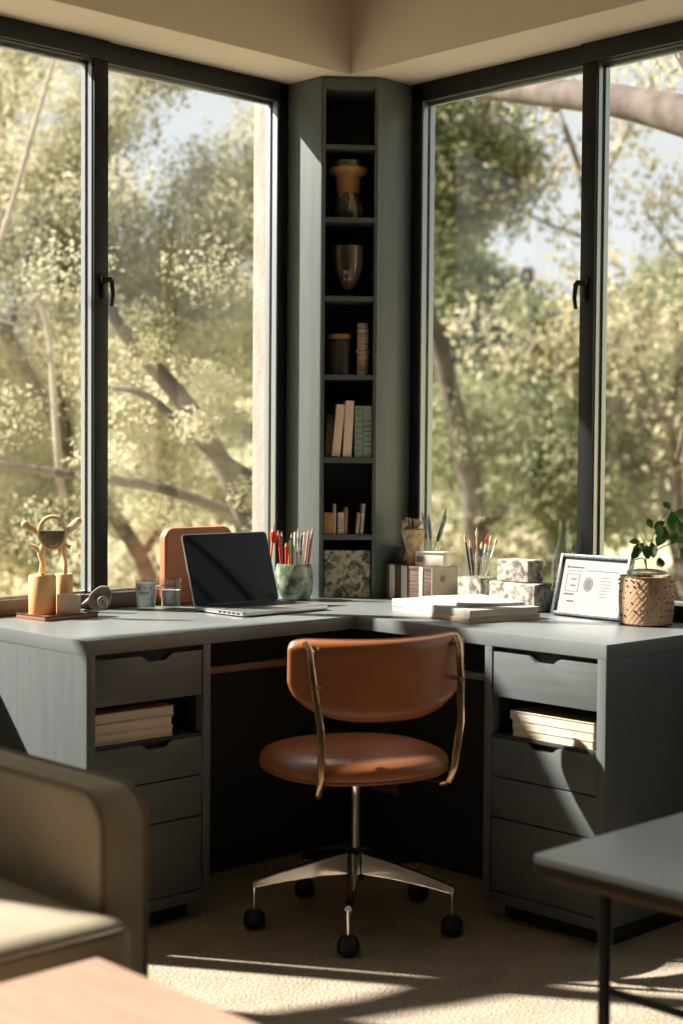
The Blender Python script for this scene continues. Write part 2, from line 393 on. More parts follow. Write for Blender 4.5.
# further window of the left wall, beyond the pier
W3 = empty('window_3', (0, 0, .5)); W3['kind'] = 'structure'
zt3 = ZC-.5
m = MB(); m.box(-5.2, -3.13, 0, .1, 0, .05, .003); m.box(-5.2, -3.13, 0, .1, zt3-.04, zt3, .003); m.box(-5.2, -5.15, 0, .1, .05, zt3-.04); m.box(-3.17, -3.13, 0, .1, .05, zt3-.04); m.box(-4.33, -4.29, 0, .1, .05, zt3-.04)
m.build('window_frame', 'frame', W3)
MB().box(-5.15, -4.33, .04, .046, .05, zt3-.04).build('pane', 'glass', W3, smooth=False)
MB().box(-4.29, -3.17, .04, .046, .05, zt3-.04).build('pane', 'glass', W3, smooth=False)

# ------------------------------------------------------------------ desk
D1, D2, L, RR = .577, .619, 1.4826, 1.4896
TH, ZB = .037, .047
desk = empty('desk_worktop', (-.6, -.6, 0), 0, 'grey-green L-shaped corner desktop running under both windows', 'desk')
def loc_children(o):   # children built in world coordinates keep them
    for c in o.children: c.matrix_parent_inverse = Matrix.Translation(-o.location) if o.rotation_euler.z == 0 else o.matrix_world.inverted()
m = MB(); m.prism([(-.008, -.008), (-L, -.008), (-L, -D2), (-D1, -D2), (-D1, -RR), (-.008, -RR)], .75-TH, .75, .0015)
m.build('desktop', 'top', desk)
# end panels run full depth behind each pedestal, mitred into the top
MB().box(-L, -L+.026, -D2, -.008, ZB, .75-TH-.0005, .0015).build('end_panel', 'paint', desk)
MB().box(-D1, -.008, -RR, -RR+.026, ZB, .75-TH-.0005, .0015).build('end_panel', 'paint', desk)
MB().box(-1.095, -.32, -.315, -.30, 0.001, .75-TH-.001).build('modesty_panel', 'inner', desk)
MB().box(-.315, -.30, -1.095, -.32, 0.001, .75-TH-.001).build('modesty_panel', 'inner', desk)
MB().box(-1.095, -.62, -.54, -.52, .618, .636, .001).build('apron_rail', 'walnut', desk)
MB().box(-.54, -.52, -1.095, -.66, .612, .630, .001).build('apron_rail', 'paint_h', desk)
loc_children(desk)
o = empty('cable_box', (-.3205, -.497, .205), 0, 'small grey-green box on the dark panel behind the chair column', 'box')
MB().box(-.004, .004, -.055, .055, -.019, .019, .002).build('housing', 'paint_h', o)
m = MB(); m.box(-.0055, -.0043, -.045, .045, -.012, .012, .0004); m.build('cover', 'paint_h', o)

def pedestal(nm, label, right):
    """local frame: u along the front (0 at outer end, .36 at the kneehole), v depth inwards, z up"""
    P = empty(nm, (-L+.026, -D2, 0) if not right else (-D1, -RR+.026, 0), 0, label, 'drawer cabinet')
    wdt = (.385-.026)
    if not right: f = lambda u, v, z: Vector((u, v, z))
    else: f = lambda u, v, z: Vector((v, u, z))
    def fin(mb, name, mt, par=None, **k):
        for v in mb.bm.verts: v.co = f(v.co.x, v.co.y, v.co.z)
        return mb.build(name, mt, par or P, **k)
    dpt = .52; st = .024
    m = MB()
    m.box(wdt-st, wdt, 0, dpt, ZB, .7124, .001)                 # kneehole-side panel
    m.box(-.0002, wdt-st, 0, dpt, ZB, .075, .001)                   # bottom
    m.box(-.0002, wdt-st, dpt-.012, dpt, .075, .7124)               # back
    fin(m, 'carcass', 'paint')
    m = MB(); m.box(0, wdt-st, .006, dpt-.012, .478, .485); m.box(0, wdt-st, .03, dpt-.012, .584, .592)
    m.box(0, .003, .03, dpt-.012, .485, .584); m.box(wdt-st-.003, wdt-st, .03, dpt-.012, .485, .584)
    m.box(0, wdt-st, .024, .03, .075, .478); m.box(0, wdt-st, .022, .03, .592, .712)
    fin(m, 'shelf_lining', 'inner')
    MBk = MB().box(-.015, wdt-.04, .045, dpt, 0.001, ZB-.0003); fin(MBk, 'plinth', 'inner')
    W = wdt-st
    def front(z0, z1, scoop):
        # drawer front with a scooped finger pull in its top edge
        pts = [(0.0015, z0), (W-.0015, z0), (W-.0015, z1)]
        if scoop:
            c, hw, dp = W*.56 if not right else W*.50, .052, .016
            for i in range(13):
                t = i/12; x = c+hw-2*hw*t
                s_ = min(1, max(0, (1-abs(2*t-1))/.55)); pts.append((x, z1-dp*(s_*s_*(3-2*s_))))
        pts.append((0.0015, z1))
        m = MB(); m.prism(pts, 0, .018, .0006)
        for v in m.bm.verts: v.co = Vector((v.co.x, v.co.z+.003, v.co.y))
        return m
    for z0, z1, sc in ((.584, .699, True), (.3775, .476, True), (.2712, .3735, False), (.078, .2672, False)):
        fin(front(z0, z1, sc), 'drawer', 'paint_h', P, ang=25)
    return P
pedestal('drawer_pedestal', 'shaded grey drawer cabinet left of the chair with an open shelf of cream books', False)
pedestal('drawer_pedestal', 'sunlit grey drawer cabinet right of the chair with an open shelf of cream books', True)

# ------------------------------------------------------------------ corner bookcase tower
P1, P2 = Vector((-.290, -.166)), Vector((-.153, -.280))
tower = empty('corner_bookcase', (-.2, -.2, .75), 0, 'tall narrow grey-green bookcase filling the corner between the windows', 'bookcase')
e = (P2-P1).normalized(); nrm = Vector((e.y, -e.x))     # nrm points to the room
if nrm.dot(Vector((-1, -1))) < 0: nrm = -nrm
ang_t = math.atan2(e.y, e.x); wid = (P2-P1).length
TT = TR(P1.x, P1.y, 0) @ RZ(ang_t)                     # local x along the front, local y into the corner
ZT = ZH-.002
m = MB(); m.box(-.290, -.274, -.162, -.001, .7505, ZT, .001); m.build('side_panel', 'paint', tower)
m = MB(); m.box(-.157, -.001, -.281, -.265, .7505, ZT, .001); m.build('side_panel', 'paint', tower)
st = .011
MB().box(0, st, 0, .022, .7505, ZT, .0008, T=TT).build('front_stile', 'paint', tower)
MB().box(wid-st, wid, 0, .022, .7505, ZT, .0008, T=TT).build('front_stile', 'paint', tower)
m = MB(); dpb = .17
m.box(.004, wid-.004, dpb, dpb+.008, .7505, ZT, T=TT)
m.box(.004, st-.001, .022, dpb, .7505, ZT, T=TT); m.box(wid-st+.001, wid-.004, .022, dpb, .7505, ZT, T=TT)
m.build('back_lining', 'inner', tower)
SH = [(2.352, 2.3895), (2.167, 2.180), (1.939, 1.953), (1.691, 1.706), (1.443, 1.458), (1.179, 1.197), (.935, .952)]
for a, b in SH:
    MB().box(st, wid-st, .001, dpb, a, b, .001, T=TT).build('shelf', 'paint_h', tower)
loc_children(tower)
def tw(x, y, z): v = TT @ Vector((x, y, z)); return v
iw = wid-2*st        # inner width

# things on the tower shelves
def shelf_obj(name, x, y, z, label, cat, group=None):
    v = tw(x, y, z); return empty(name, (v.x, v.y, v.z), ang_t, label, cat, group)
J = shelf_obj('wooden_urn', .087, .07, 2.1802-.227, 'tan carved urn with flared rim on the second shelf from the top', 'urn')
J.location.z = 1.9532
MB().lathe([(.030, 0), (.047, .004), (.050, .03), (.046, .062), (.038, .083)], 32).build('base', 'jar_base', J)
MB().lathe([(.036, .083), (.037, .10), (.038, .12), (.041, .137), (.047, .142), (.058, .149), (.062, .157), (.061, .163), (.055, .166), (.05, .168)], 32, f=lambda a, z: 1+.01*math.sin(9*a)).build('body', 'jar_brown', J)
MB().lathe([(.043, .168), (.044, .172), (.044, .186), (.040, .188)], 32, cap=True).build('lid', 'pewter', J)
J = shelf_obj('dark_bowl', .088, .07, 1.7062, 'dark striped tapering glass vessel alone on the third shelf down', 'vase')
MB().lathe([(.022, 0), (.023, .003), (.016, .012), (.015, .020), (.018, .0245)], 28).build('foot', 'key', J)
MB().lathe([(.012, .025), (.024, .036), (.038, .060), (.047, .090), (.0505, .125), (.050, .163), (.047, .163), (.047, .125), (.040, .08), (.012, .038), (.001, .035)], 36).build('bowl', 'dark_vessel', J)
J = shelf_obj('glass_jar', .062, .07, 1.4582, 'dark glass storage jar with a copper rim beside a rolled bundle', 'jar')
MB().lathe([(.034, 0), (.038, .004), (.039, .09), (.036, .104), (.033, .112), (.033, .12), (.030, .12), (.030, .1), (.035, .088), (.034, .008), (.0, .006)], 32, cap=False).build('body', 'smokedwood', J)
MB().lathe([(.034, .116), (.037, .118), (.037, .130), (.033, .132), (.0, .132)], 28).build('lid', 'jar_brown', J)
J = shelf_obj('paper_roll', .137, .055, 1.4582, 'pale rolled bundle tied round its middle, upright right of the dark jar', 'scroll')
m = MB(); m.lathe([(.0, 0), (.018, 0), (.019, .04), (.018, .085), (.0185, .12), (.018, .166), (.015, .166), (.014, .15), (.0, .15)], 20, cap=False); m.build('roll', 'ceramic_log', J)
m = MB(); m.tube([(.0195*math.cos(a), .0195*math.sin(a), .078+.006*math.sin(a)) for a in [2*PI*i/20 for i in range(20)]], .004, 6, closed=True); m.ball((-.014, -.014, .078), .007, 1); m.build('tie', 'kraft', J)

def book(name, x, z, w, h, dep, lean, cover, label, bands=None, group=None, y=.012):
    o = shelf_obj(name, x, y, z+w*math.sin(lean)+.0003, label, 'book', group)
    T = Matrix.Rotation(lean, 4, 'Y')
    m = MB(); t = .0025
    m.box(0, t, 0, dep, 0, h, .0008, T=T); m.box(w-t, w, 0, dep, 0, h, .0008, T=T); m.box(0, w, -.001, t, 0, h, .0012, T=T)
    m.build('cover', cover, o)
    MB().box(t, w-t, t, dep-.004, .003, h-.004, T=T).build('page_block', 'pages', o)
    if bands:
        m = MB()
        for zz, hh in bands[1]: m.box(.002, w-.002, -.0022, -.0012, zz*h, zz*h+hh, T=T)
        m.build('spine_marks', bands[0], o)
    return o
zb = 1.1972
book('book', .0145, zb, .021, .135, .11, math.radians(3), 'book_black', 'black book with worn gold spine lettering, leftmost in the row', ('gold', [(.1+.06*i, .0035) for i in range(12)]))
book('book', .036, zb+.0004, .027, .166, .11, math.radians(5.5), 'book_sand', 'shorter of the two leaning sand-coloured books in the corner bookcase', ('kraft', [(.08, .002)]))
book('book', .0725, zb+.0004, .027, .178, .11, math.radians(2.5), 'book_cream', 'tallest pinkish cream book leaning in the corner bookcase')
book('book', .110, zb, .025, .163, .11, 0, 'book_green', 'green banded book between the tall cream book and another green one', ('book_green_dark', [(.12+.115*i, .002) for i in range(8)]))
book('book', .1372, zb, .0265, .163, .11, 0, 'book_green', 'rightmost green book against the bookcase side with dark spine bars', ('book_green_dark', [(.2+.1*i, .003) for i in range(6)]))
zb = .9522
book('book', .0135, zb, .029, .069, .08, 0, 'jar_brown', 'short thick brown book at the left end of the lowest book shelf')
book('book', .0435, zb, .0085, .095, .08, 0, 'palewood', 'thin pale book right against the short thick brown book')
book('book', .057, zb, .020, .070, .08, math.radians(1), 'ceramic_log', 'small tan book in the middle of the lowest book shelf', None)
book('book', .0785, zb, .0095, .084, .08, math.radians(1.5), 'jar_brown', 'thin brown book with rounded top next to the small tan book')
book('book', .1150, zb, .0095, .068, .08, math.radians(6), 'palewood', 'slim pale leaning book, left one of the right-hand pair')
book('book', .1290, zb, .010, .096, .08, math.radians(4), 'ceramic_log', 'slim tan leaning book at the right end of the lowest book shelf')
o = shelf_obj('relief_tile', .089, .03, .7505, 'mottled green-grey leaf relief tile standing at the foot of the corner bookcase', 'tile')
m = MB(); m.prism(rrect(.148, .150, .004), 0, .014, .002, T=Matrix.Rotation(PI/2, 4, 'X') @ TR(0, .075, 0)); m.build('plaque', 'botanical', o)
m = MB()
for i in range(170):      # raised leaves and scrolls
    x, z = random.uniform(-.06, .06), random.uniform(.014, .136)
    m.ball((x, -.0145, z), random.uniform(.003, .008), 1, (1, .4, random.uniform(.5, 1.4)), .3)
for cx, cz, rr in ((-.01, .1, .035), (.045, .05, .028), (.03, .115, .014)):
    m.tube([(cx+rr*math.cos(a), -.0155, cz+rr*math.sin(a)) for a in [2*PI*i/24*.6+1 for i in range(24)]], .0016, 6)
m.build('relief', 'botanical', o)

# ------------------------------------------------------------------ books on the pedestal shelves
def flat_book(name, x0, x1, y0, y1, z, h, cover, label, rz=0):
    cx, cy = (x0+x1)/2, (y0+y1)/2; w, dd = x1-x0, y1-y0
    o = empty(name, (cx, cy, z), rz, label, 'book')
    m = MB(); t = .0022
    m.box(-w/2, w/2, -dd/2, dd/2, 0, t, .0006); m.box(-w/2, w/2, -dd/2, dd/2, h-t, h, .0006)
    m.build('cover', cover, o)
    MB().box(-w/2+.002, w/2-.003, -dd/2+.002, dd/2-.002, t, h-t, .0005).build('page_block', 'pages', o)
    return o
for k, (w_, lab) in enumerate((('cream', 'bottom cream book of the stack in the left drawer cabinet'), ('cream', 'middle cream book of the stack in the left drawer cabinet'), ('kraft', 'tan topped uppermost book in the left drawer cabinet shelf'))):
    flat_book('book', -1.450, -1.205+.008*(k == 2), -.602+.003*k, -.36, .4853+.0255*k, .0252, w_, lab)
for k, (w_, lab) in enumerate((('cream', 'bottom cream book of the stack in the right drawer cabinet'), ('cream', 'middle cream book of the stack in the right drawer cabinet'), ('kraft', 'tan topped uppermost book in the right drawer cabinet shelf'))):
    flat_book('book', -.560+.002*k, -.34, -1.440-.0*k, -1.185+.004*k+.006*(k == 2), .4853+.0215*k, .0212, w_, lab)

# ------------------------------------------------------------------ desk, left side
ZD = .7502
def put(px_loc, name, label, cat, rz=0, z=ZD, group=None): return empty(name, (px_loc[0], px_loc[1], z), rz, label, cat, group)
o = put((-1.236, -.118), 'wooden_tray', 'small reddish wooden tray under the candles on the left of the desk', 'tray', math.radians(5))
m = MB(); m.prism(rrect(.185, .135, .008), 0, .010, .002); m.build('base', 'traywood', o)
m = MB()
for a in (-1, 1): m.box(-.0925, .0925, a*.0655-.002, a*.0655+.002, .010, .014, .0008); m.box(a*.0905-.002, a*.0905+.002, -.0675, .0675, .010, .014, .0008)
m.build('lip', 'darkedge', o)
zt_ = ZD+.0103
o = put((-1.272, -.098), 'pillar_candle', 'wide amber pillar candle at the left of the tray', 'candle', z=zt_)
MB().lathe([(.036, 0), (.0375, .003), (.0375, .104), (.035, .108), (.030, .106), (.012, .104), (0, .103)], 40).build('wax_body', 'wax', o)
MB().tube([(0, 0, .102), (.001, 0, .112)], .0015, 6).build('wick', 'ink', o)
o = put((-1.196, -.088), 'pillar_candle', 'narrower streaked honey candle behind the slatted box', 'candle', z=zt_)
MB().lathe([(.024, 0), (.025, .003), (.025, .104), (.023, .107), (.012, .104), (0, .103)], 32).build('wax_body', 'wax2', o)
MB().tube([(.0, 0, .102), (.001, 0, .111)], .0015, 6).build('wick', 'ink', o)
o = put((-1.222, -.152), 'slatted_box', 'little pale box of upright wooden slats at the front of the tray', 'box', math.radians(-30), z=zt_)
m = MB(); m.box(-.031, .031, -.0165, .0165, 0, .054, .001)
m.build('core', 'slat', o)
m = MB()
for i in range(11):
    x = -.031+.062*(i+.5)/11
    m.box(x-.0018, x+.0018, -.0195, -.0165, .002, .056, .0005)
m.build('slats', 'cream', o)
# driftwood figure
o = put((-1.234, -.100), 'driftwood_sculpture', 'golden driftwood figures holding up a ring above the candles', 'sculpture', math.radians(-43.9), z=zt_+.109)
def wob(pts, rs, m, sub=3):
    P = [Vector(p) for p in pts]; out, R_ = [], []
    for i in range(len(P)-1):
        for k in range(sub):
            t = k/sub
            p0, p1, p2, p3 = P[max(i-1, 0)], P[i], P[i+1], P[min(i+2, len(P)-1)]
            out.append(.5*((2*p1)+(p2-p0)*t+(2*p0-5*p1+4*p2-p3)*t*t+(3*p1-p0-3*p2+p3)*t**3)); R_.append(rs[i]*(1-t)+rs[i+1]*t)
    out.append(P[-1]); R_.append(rs[-1]); m.tube(out, R_, 10)
k = .00272
def sp_(x, y, dy=0): return ((x-54)*k, dy, (574-y)*k)
m = MB()
wob([sp_(41, 574), sp_(42, 562), sp_(40, 552), sp_(43, 543), sp_(39, 534), sp_(33, 529), sp_(25, 525)], [.010, .008, .011, .007, .009, .010, .011], m)
wob([sp_(40, 553), sp_(36, 548), sp_(29, 544)], [.007, .008, .004], m)
m.ball(sp_(24, 524), .012, 2, (1, .8, 1), .08)
m.build('left_branch', 'bone', o)
m = MB()
wob([sp_(65, 574), sp_(65, 562), sp_(63, 550), sp_(64, 540), sp_(66, 533), sp_(72, 526), sp_(78, 520)], [.006, .0055, .006, .005, .007, .011, .009], m)
wob([sp_(64, 543), sp_(67, 546), sp_(70, 547)], [.005, .005, .007], m)
m.ball(sp_(78, 520), .011, 2, (1, .7, .9), .08)
m.build('right_branch', 'bone', o)
rc = sp_(52, 532)
m = MB(); m.tube([(rc[0]+.036*math.cos(a), -.006, rc[2]+.044*math.sin(a)) for a in [2*PI*i/36 for i in range(36)]], .0058, 10, closed=True)
m.build('ring', 'bone', o)
m = MB()
pts = [(.032*math.cos(a), .034*math.sin(a)*1.15) for a in [PI+PI*i/16 for i in range(17)]]
m.prism([(x*1.08, y*1.08+.006) for x, y in pts], -.012, .012, .004, T=TR(rc[0], -.006, rc[2]) @ Matrix.Rotation(PI/2, 4, 'X'))
m.build('bowl', 'pewter', o)
# stone leaf ornament
o = put((-1.078, -.085), 'stone_ornament', 'dark stone leaf ornament with a carved ring leaning by the candle tray', 'ornament', math.radians(-43.9))
m = MB(); pts = []
for i in range(32):
    a = 2*PI*i/32; rr = 1+.35*max(0, math.cos(a-1.0))**3+.22*max(0, math.cos(a-3.6))**2
    pts.append((.030*rr*math.cos(a), .031*rr*math.sin(a)))
m.prism([(x+.006, y+.038) for x, y in pts], -.009, .009, .007, T=Matrix.Rotation(PI/2, 4, 'X'))
m.tube([(-.046, 0, .022), (-.03, 0, .032), (-.01, 0, .045), (.012, 0, .055)], [.003, .007, .008, .004], 10)
m.build('body', 'stone', o)
m = MB(); m.tube([(.014+.013*math.cos(a), -.0105, .032+.014*math.sin(a)) for a in [2*PI*i/20 for i in range(20)]], .0028, 8, closed=True)
m.tube([(.014+.006*math.cos(a), -.0105, .032+.007*math.sin(a)) for a in [2*PI*i/14 for i in range(14)]], .002, 8, closed=True)
m.build('carved_ring', 'shell', o)
for i, (x, y, rr, s_) in enumerate(((-.042, -.026, .010, 1), (-.026, -.034, .008, .8))):
    v = RZ(math.radians(-43.9)) @ Vector((x, y, 0))
    q_ = MB().ball((0, 0, rr*.62), rr, 2, (1.2, 1, .62), .12).build('pebble', 'shell', None, loc=(-1.078+v.x, -.085+v.y, ZD))
    tag(q_, ('larger' if i == 0 else 'smaller')+' pale speckled pebble lying between the tray and the stone leaf', 'pebble')
# two tumblers
def tumbler(loc, label, marks, full):
    o = put(loc, 'glass_tumbler', label, 'glass')
    MB().lathe([(.0, .001), (.026, .001), (.0275, .004), (.033, .085), (.0335, .0875), (.0322, .0875), (.0312, .085), (.026, .008), (0, .007)], 40, cap=False).build('cup', 'tumbler', o)
    MB().lathe([(0, .0085), (.0255, .0085), (.0255+.0048*full/.085, full), (0, full)], 32).build('pale_filling', 'frost', o)
    m = MB(); rnd = random.Random(marks)
    for row in range(2):
        for c in range(6):
            a = math.radians(-134+(-34+c*13)); zc = .056+row*.013 if marks == 2 else .05+row*.014
            if marks == 1 and rnd.random() < .35: continue
            r0 = .0282+.0063*zc/.085+.0004+.0006
            p = [(r0*math.cos(a+da), r0*math.sin(a+da), zc+dz) for da, dz in ((-.06, -.004), (-.05, .004), (.0, rnd.uniform(-.003, .003)), (.05, .004), (.06, rnd.uniform(-.004, 0)))]
            m.tube(p, .0007, 4)
    m.build('lettering', 'ink', o)
    return o
tumbler((-.925, -.105), 'left glass tumbler with pale mottled filling beside the terracotta case', 1, .078)
tumbler((-.852, -.128), 'right glass tumbler with two lines of dark lettering, beside the laptop', 2, .055)
# terracotta case leaning on the window
o = put((-.690, -.045), 'terracotta_case', 'rounded terracotta leather case standing behind the laptop at the window', 'case')
m = MB(); m.prism(rrect(.262, .232, .035, cy=.116), -.014, .014, .006, T=Matrix.Rotation(PI/2, 4, 'X'), seg=3); m.build('shell', 'terracotta', o)
m = MB(); pts = rrect(.244, .214, .028, cy=.116)
m.tube([(x, -.0155, y) for x, y in pts], .003, 8, closed=True); m.build('piping', 'clay', o)
# laptop
o = put((-.688, -.235), 'laptop', 'open black-screened silver laptop on the left of the desk', 'laptop')
m = MB(); m.prism(rrect(.325, .225, .010, cy=-.1125), .003, .015, .002)
m.build('base', 'alu', o)
m = MB(); m.box(-.140, .140, -.102, -.018, .0151, .0158)
for r_ in range(5):
    for c in range(13):
        x = -.138+c*.0212; y = -.034-r_*.0162
        m.box(x, x+.0185, y-.0135, y, .0156, .0172, .0006)
m.build('keyboard', 'key', o)
MB().box(-.045, .045, -.195, -.118, .0151, .0154).build('trackpad', 'pewter', o)
m = MB()
for sx in (-.161,):
    for i in range(5): m.box(sx-.0022, sx, -.205+i*.02, -.193+i*.02, .006, .0115, .0005)
m.build('ports', 'key', o)
TL = TR(0, -.002, .012) @ Matrix.Rotation(math.radians(-17), 4, 'X')
m = MB(); m.prism(rrect(.325, .216, .012, cy=.108), -.003, .003, .0015, T=TL @ Matrix.Rotation(PI/2, 4, 'X')); m.build('lid', 'alu', o)
m = MB(); m.prism(rrect(.321, .212, .010, cy=.108), 0, .0012, .0004, T=TL @ TR(0, -.0031, 0) @ Matrix.Rotation(PI/2, 4, 'X')); m.build('screen', 'screen', o)
m = MB(); m.tube([(-.12, -.002, .014), (.12, -.002, .014)], .005, 10); m.build('hinge', 'key', o)
for sx in (-1, 1):
    for sy in (-.2, -.03): MB().lathe([(.006, 0), (.007, .001), (.007, .0035)], 12, (sx*.15, sy, 0)).build('foot', 'key', o)
# green pencil pot
pot_loc = (-.385, -.150)
o = put(pot_loc, 'ceramic_pot', 'round mottled green glazed pot holding pens beside the corner bookcase', 'pot')
MB().lathe([(.0, 0), (.044, 0), (.052, .004), (.0585, .022), (.061, .05), (.060, .085), (.056, .104), (.053, .113), (.049, .113), (.051, .10), (.053, .05), (.047, .012), (0, .010)], 48, cap=False, f=lambda a, z: 1+.02*math.cos(4*a+1)).build('body', 'celadon', o)
def pencil(loc, top, base_z, r, mt, label, cat='pencil', kind='pencil', tip=True, name=None):
    a = Vector((0, 0, 0)); b = Vector(top)
    o = empty(name or kind, (loc[0], loc[1], base_z), 0, label, cat)
    n = b.normalized()
    m = MB(); m.tube([a, b*.93], r, 8); m.build('shaft', mt, o)
    if tip: m = MB(); m.tube([b*.93, b], [r, r*.25], 8); m.build('tip', 'wood_pencil', o)
    return o
CR, CF = Vector((.7206, -.6933, 0)), Vector((.6933, .7206, 0))
def pot_item(dx, dy, lean, h, r, mt, label, name='pencil', cat='pencil', tip=True, base=.012, loc=pot_loc, leany=0):
    p = Vector((loc[0], loc[1], 0))+CR*dx+CF*dy
    t = CR*lean+CF*leany+Vector((0, 0, h))
    return pencil((p.x, p.y), t, ZD+base, r, mt, label, cat, name, tip)
pot_item(-.030, -.010, -.020, .205, .0042, 'red_pen', 'scarlet pen leaning left out of the green pot', 'pen', 'pen', base=.012)
pot_item(-.022, .012, -.004, .165, .0045, 'red_pen', 'short red pen in the middle left of the green pot', 'pen', 'pen')
pot_item(-.016, -.018, .002, .175, .0038, 'orange_pen', 'orange pencil just right of the short red pen')
pot_item(-.028, .018, -.012, .200, .0038, 'dark_pen', 'dark pen with slanted shaft at the rear left of the pot', 'pen', 'pen')
pot_item(-.006, .020, -.003, .195, .004, 'green_pen', 'dark green pen at the back of the green pot', 'pen', 'pen')
pot_item(.000, -.014, .004, .215, .0046, 'white_pen', 'thick white stick standing left among the pale ones', 'pen', 'stick', tip=False)
pot_item(.008, .006, .006, .225, .0036, 'speckled_pen', 'tallest speckled white stick in the green pot', 'pen', 'stick', tip=False)
pot_item(.016, -.016, .010, .210, .0042, 'speckled_pen', 'speckled pale stick right of the tallest stick', 'pen', 'stick', tip=False)
pot_item(.020, .010, .014, .212, .0050, 'white_pen', 'broad white stick leaning right in the green pot', 'pen', 'stick', tip=False)
pot_item(.026, -.008, .020, .208, .0036, 'pink_pencil', 'pinkish pencil leaning right, next to the outermost one')
pot_item(.032, .002, .026, .210, .0042, 'brown_pencil', 'rightmost brown pencil leaning out of the green pot')
# small toy bird clip on the red pen
o = put((pot_loc[0]-.048*CR.x-.0*CF.x, pot_loc[1]-.048*CR.y), 'paintbrush', 'long brush with a red and yellow bulb at its tip beside the laptop screen', 'brush', z=ZD)
# rests in the small glass behind the laptop
o.location = (pot_loc[0]-.085*CR.x+.0*CF.x, pot_loc[1]-.085*CR.y+.0*CF.y, ZD+.008)
m = MB(); m.tube([(0, 0, 0), (.012, -.012, .17)], .0036, 8); m.build('handle', 'orange_pen', o)
m = MB(); m.ball((.014, -.014, .19), .015, 2, (.8, .8, 1.5), .08); m.tube([(.014, -.014, .205), (.016, -.016, .228)], [.004, .001], 6); m.build('bulb', 'red_pen', o)
o2 = empty('small_tumbler', (o.location.x, o.location.y, ZD), 0, 'small clear tumbler holding a brush between laptop and green pot', 'glass')
MB().lathe([(0, .001), (.017, .001), (.018, .003), (.0215, .10), (.0205, .10), (.017, .006), (0, .005)], 28, cap=False).build('cup', 'tumbler', o2)

# ------------------------------------------------------------------ desk, right side
o = empty('striped_box', (-.070, -.401, ZD), 0, 'brown and cream striped box against the right window', 'box')
bx, by, bh = .118, .198, .108
MB().box(-bx/2, bx/2, -by/2, by/2, 0, bh-.012, .0015).build('body', 'stripe_brown', o)
MB().box(-bx/2-.001, bx/2+.001, -by/2-.001, by/2+.001, bh-.0115, bh, .0015).build('lid', 'stripe_brown', o)
m = MB()
for y0, w_ in ((.075, .022), (.022, .024), (-.050, .014)):
    m.box(-bx/2-.0025, -bx/2-.0003, y0-w_/2-.006, y0+w_/2-.006, .001, bh-.0005, .0004)
m.build('cream_stripes', 'stripe_cream', o)
m = MB(); m.box(-bx/2-.0008, bx/2+.0008, -by/2-.0035, -by/2-.0012, .0, bh-.0008, .0006); m.build('end_plate', 'palewood', o)
m = MB(); m.tube([(-.012+.010*math.cos(a), -by/2-.004, .072+.009*math.sin(a)) for a in [2*PI*i/18 for i in range(18)]], .0009, 5, closed=True)
for a in (0, 1.05, 2.1): m.tube([(-.012-.014*math.cos(a), -by/2-.004, .072-.012*math.sin(a)), (-.012+.014*math.cos(a), -by/2-.004, .072+.012*math.sin(a))], .0007, 4)
m.build('emblem', 'stripe_brown', o)
zb2 = ZD+.1085
o = empty('trinket_box', (-.074, -.455, zb2), math.radians(-70), 'small rounded white box on top of the striped box', 'box')
m = MB(); m.prism(rrect(.108, .046, .012), 0, .040, .003)
m.build('body', 'whitebox', o)
m = MB(); m.prism(rrect(.112, .050, .013), .0405, .047, .002); m.build('lid', 'whitebox', o)
m = MB(); m.prism(rrect(.024, .020, .004, cx=-.034, cy=.022), 0, .001, .0003, T=TR(0, -.0235, 0) @ Matrix.Rotation(PI/2, 4, 'X')); m.build('inlay', 'stone', o)
o = empty('smoked_box', (-.062, -.325, zb2), 0, 'small smoked dark box at the bookcase end of the striped box', 'box')
m = MB(); m.box(-.03, .03, -.018, .018, 0, .045, .002); m.build('body', 'smokedwood', o)
m = MB(); m.box(-.031, .031, -.019, .019, .0455, .053, .002); m.build('lid', 'smokedwood', o)
o = empty('dried_flower_cone', (-.092, -.385, zb2), 0, 'straw-coloured cone vase of dried flowers on a clay foot', 'vase')
MB().lathe([(.014, 0), (.0165, .003), (.017, .02), (.015, .026)], 24).build('foot', 'clay', o)
MB().lathe([(.0155, .026), (.020, .045), (.030, .075), (.037, .100), (.0385, .112), (.0365, .112), (.028, .075), (.012, .04), (0, .04)], 36, cap=False, f=lambda a, z: 1+.03*math.sin(7*a+z*90)).build('cone', 'straw', o)
m = MB(); rnd = random.Random(3)
for i in range(9):
    a = 2*PI*i/9; r0 = .012+.014*rnd.random()
    x, y = r0*math.cos(a), r0*math.sin(a)
    m.tube([(x*.3, y*.3, .07), (x, y, .115), (x*1.5, y*1.5, .13+.02*rnd.random()), (x*1.9+.004, y*1.9, .128+.015*rnd.random())], [.0012, .0015, .004, .002], 6)
m.build('dried_flowers', 'straw', o)
MB().lathe([(.034, .112), (.0365, .122), (.033, .136), (.0315, .1365), (.035, .122), (.0325, .112)], 28, cap=False).build('glass_cloche', 'tumbler', o)
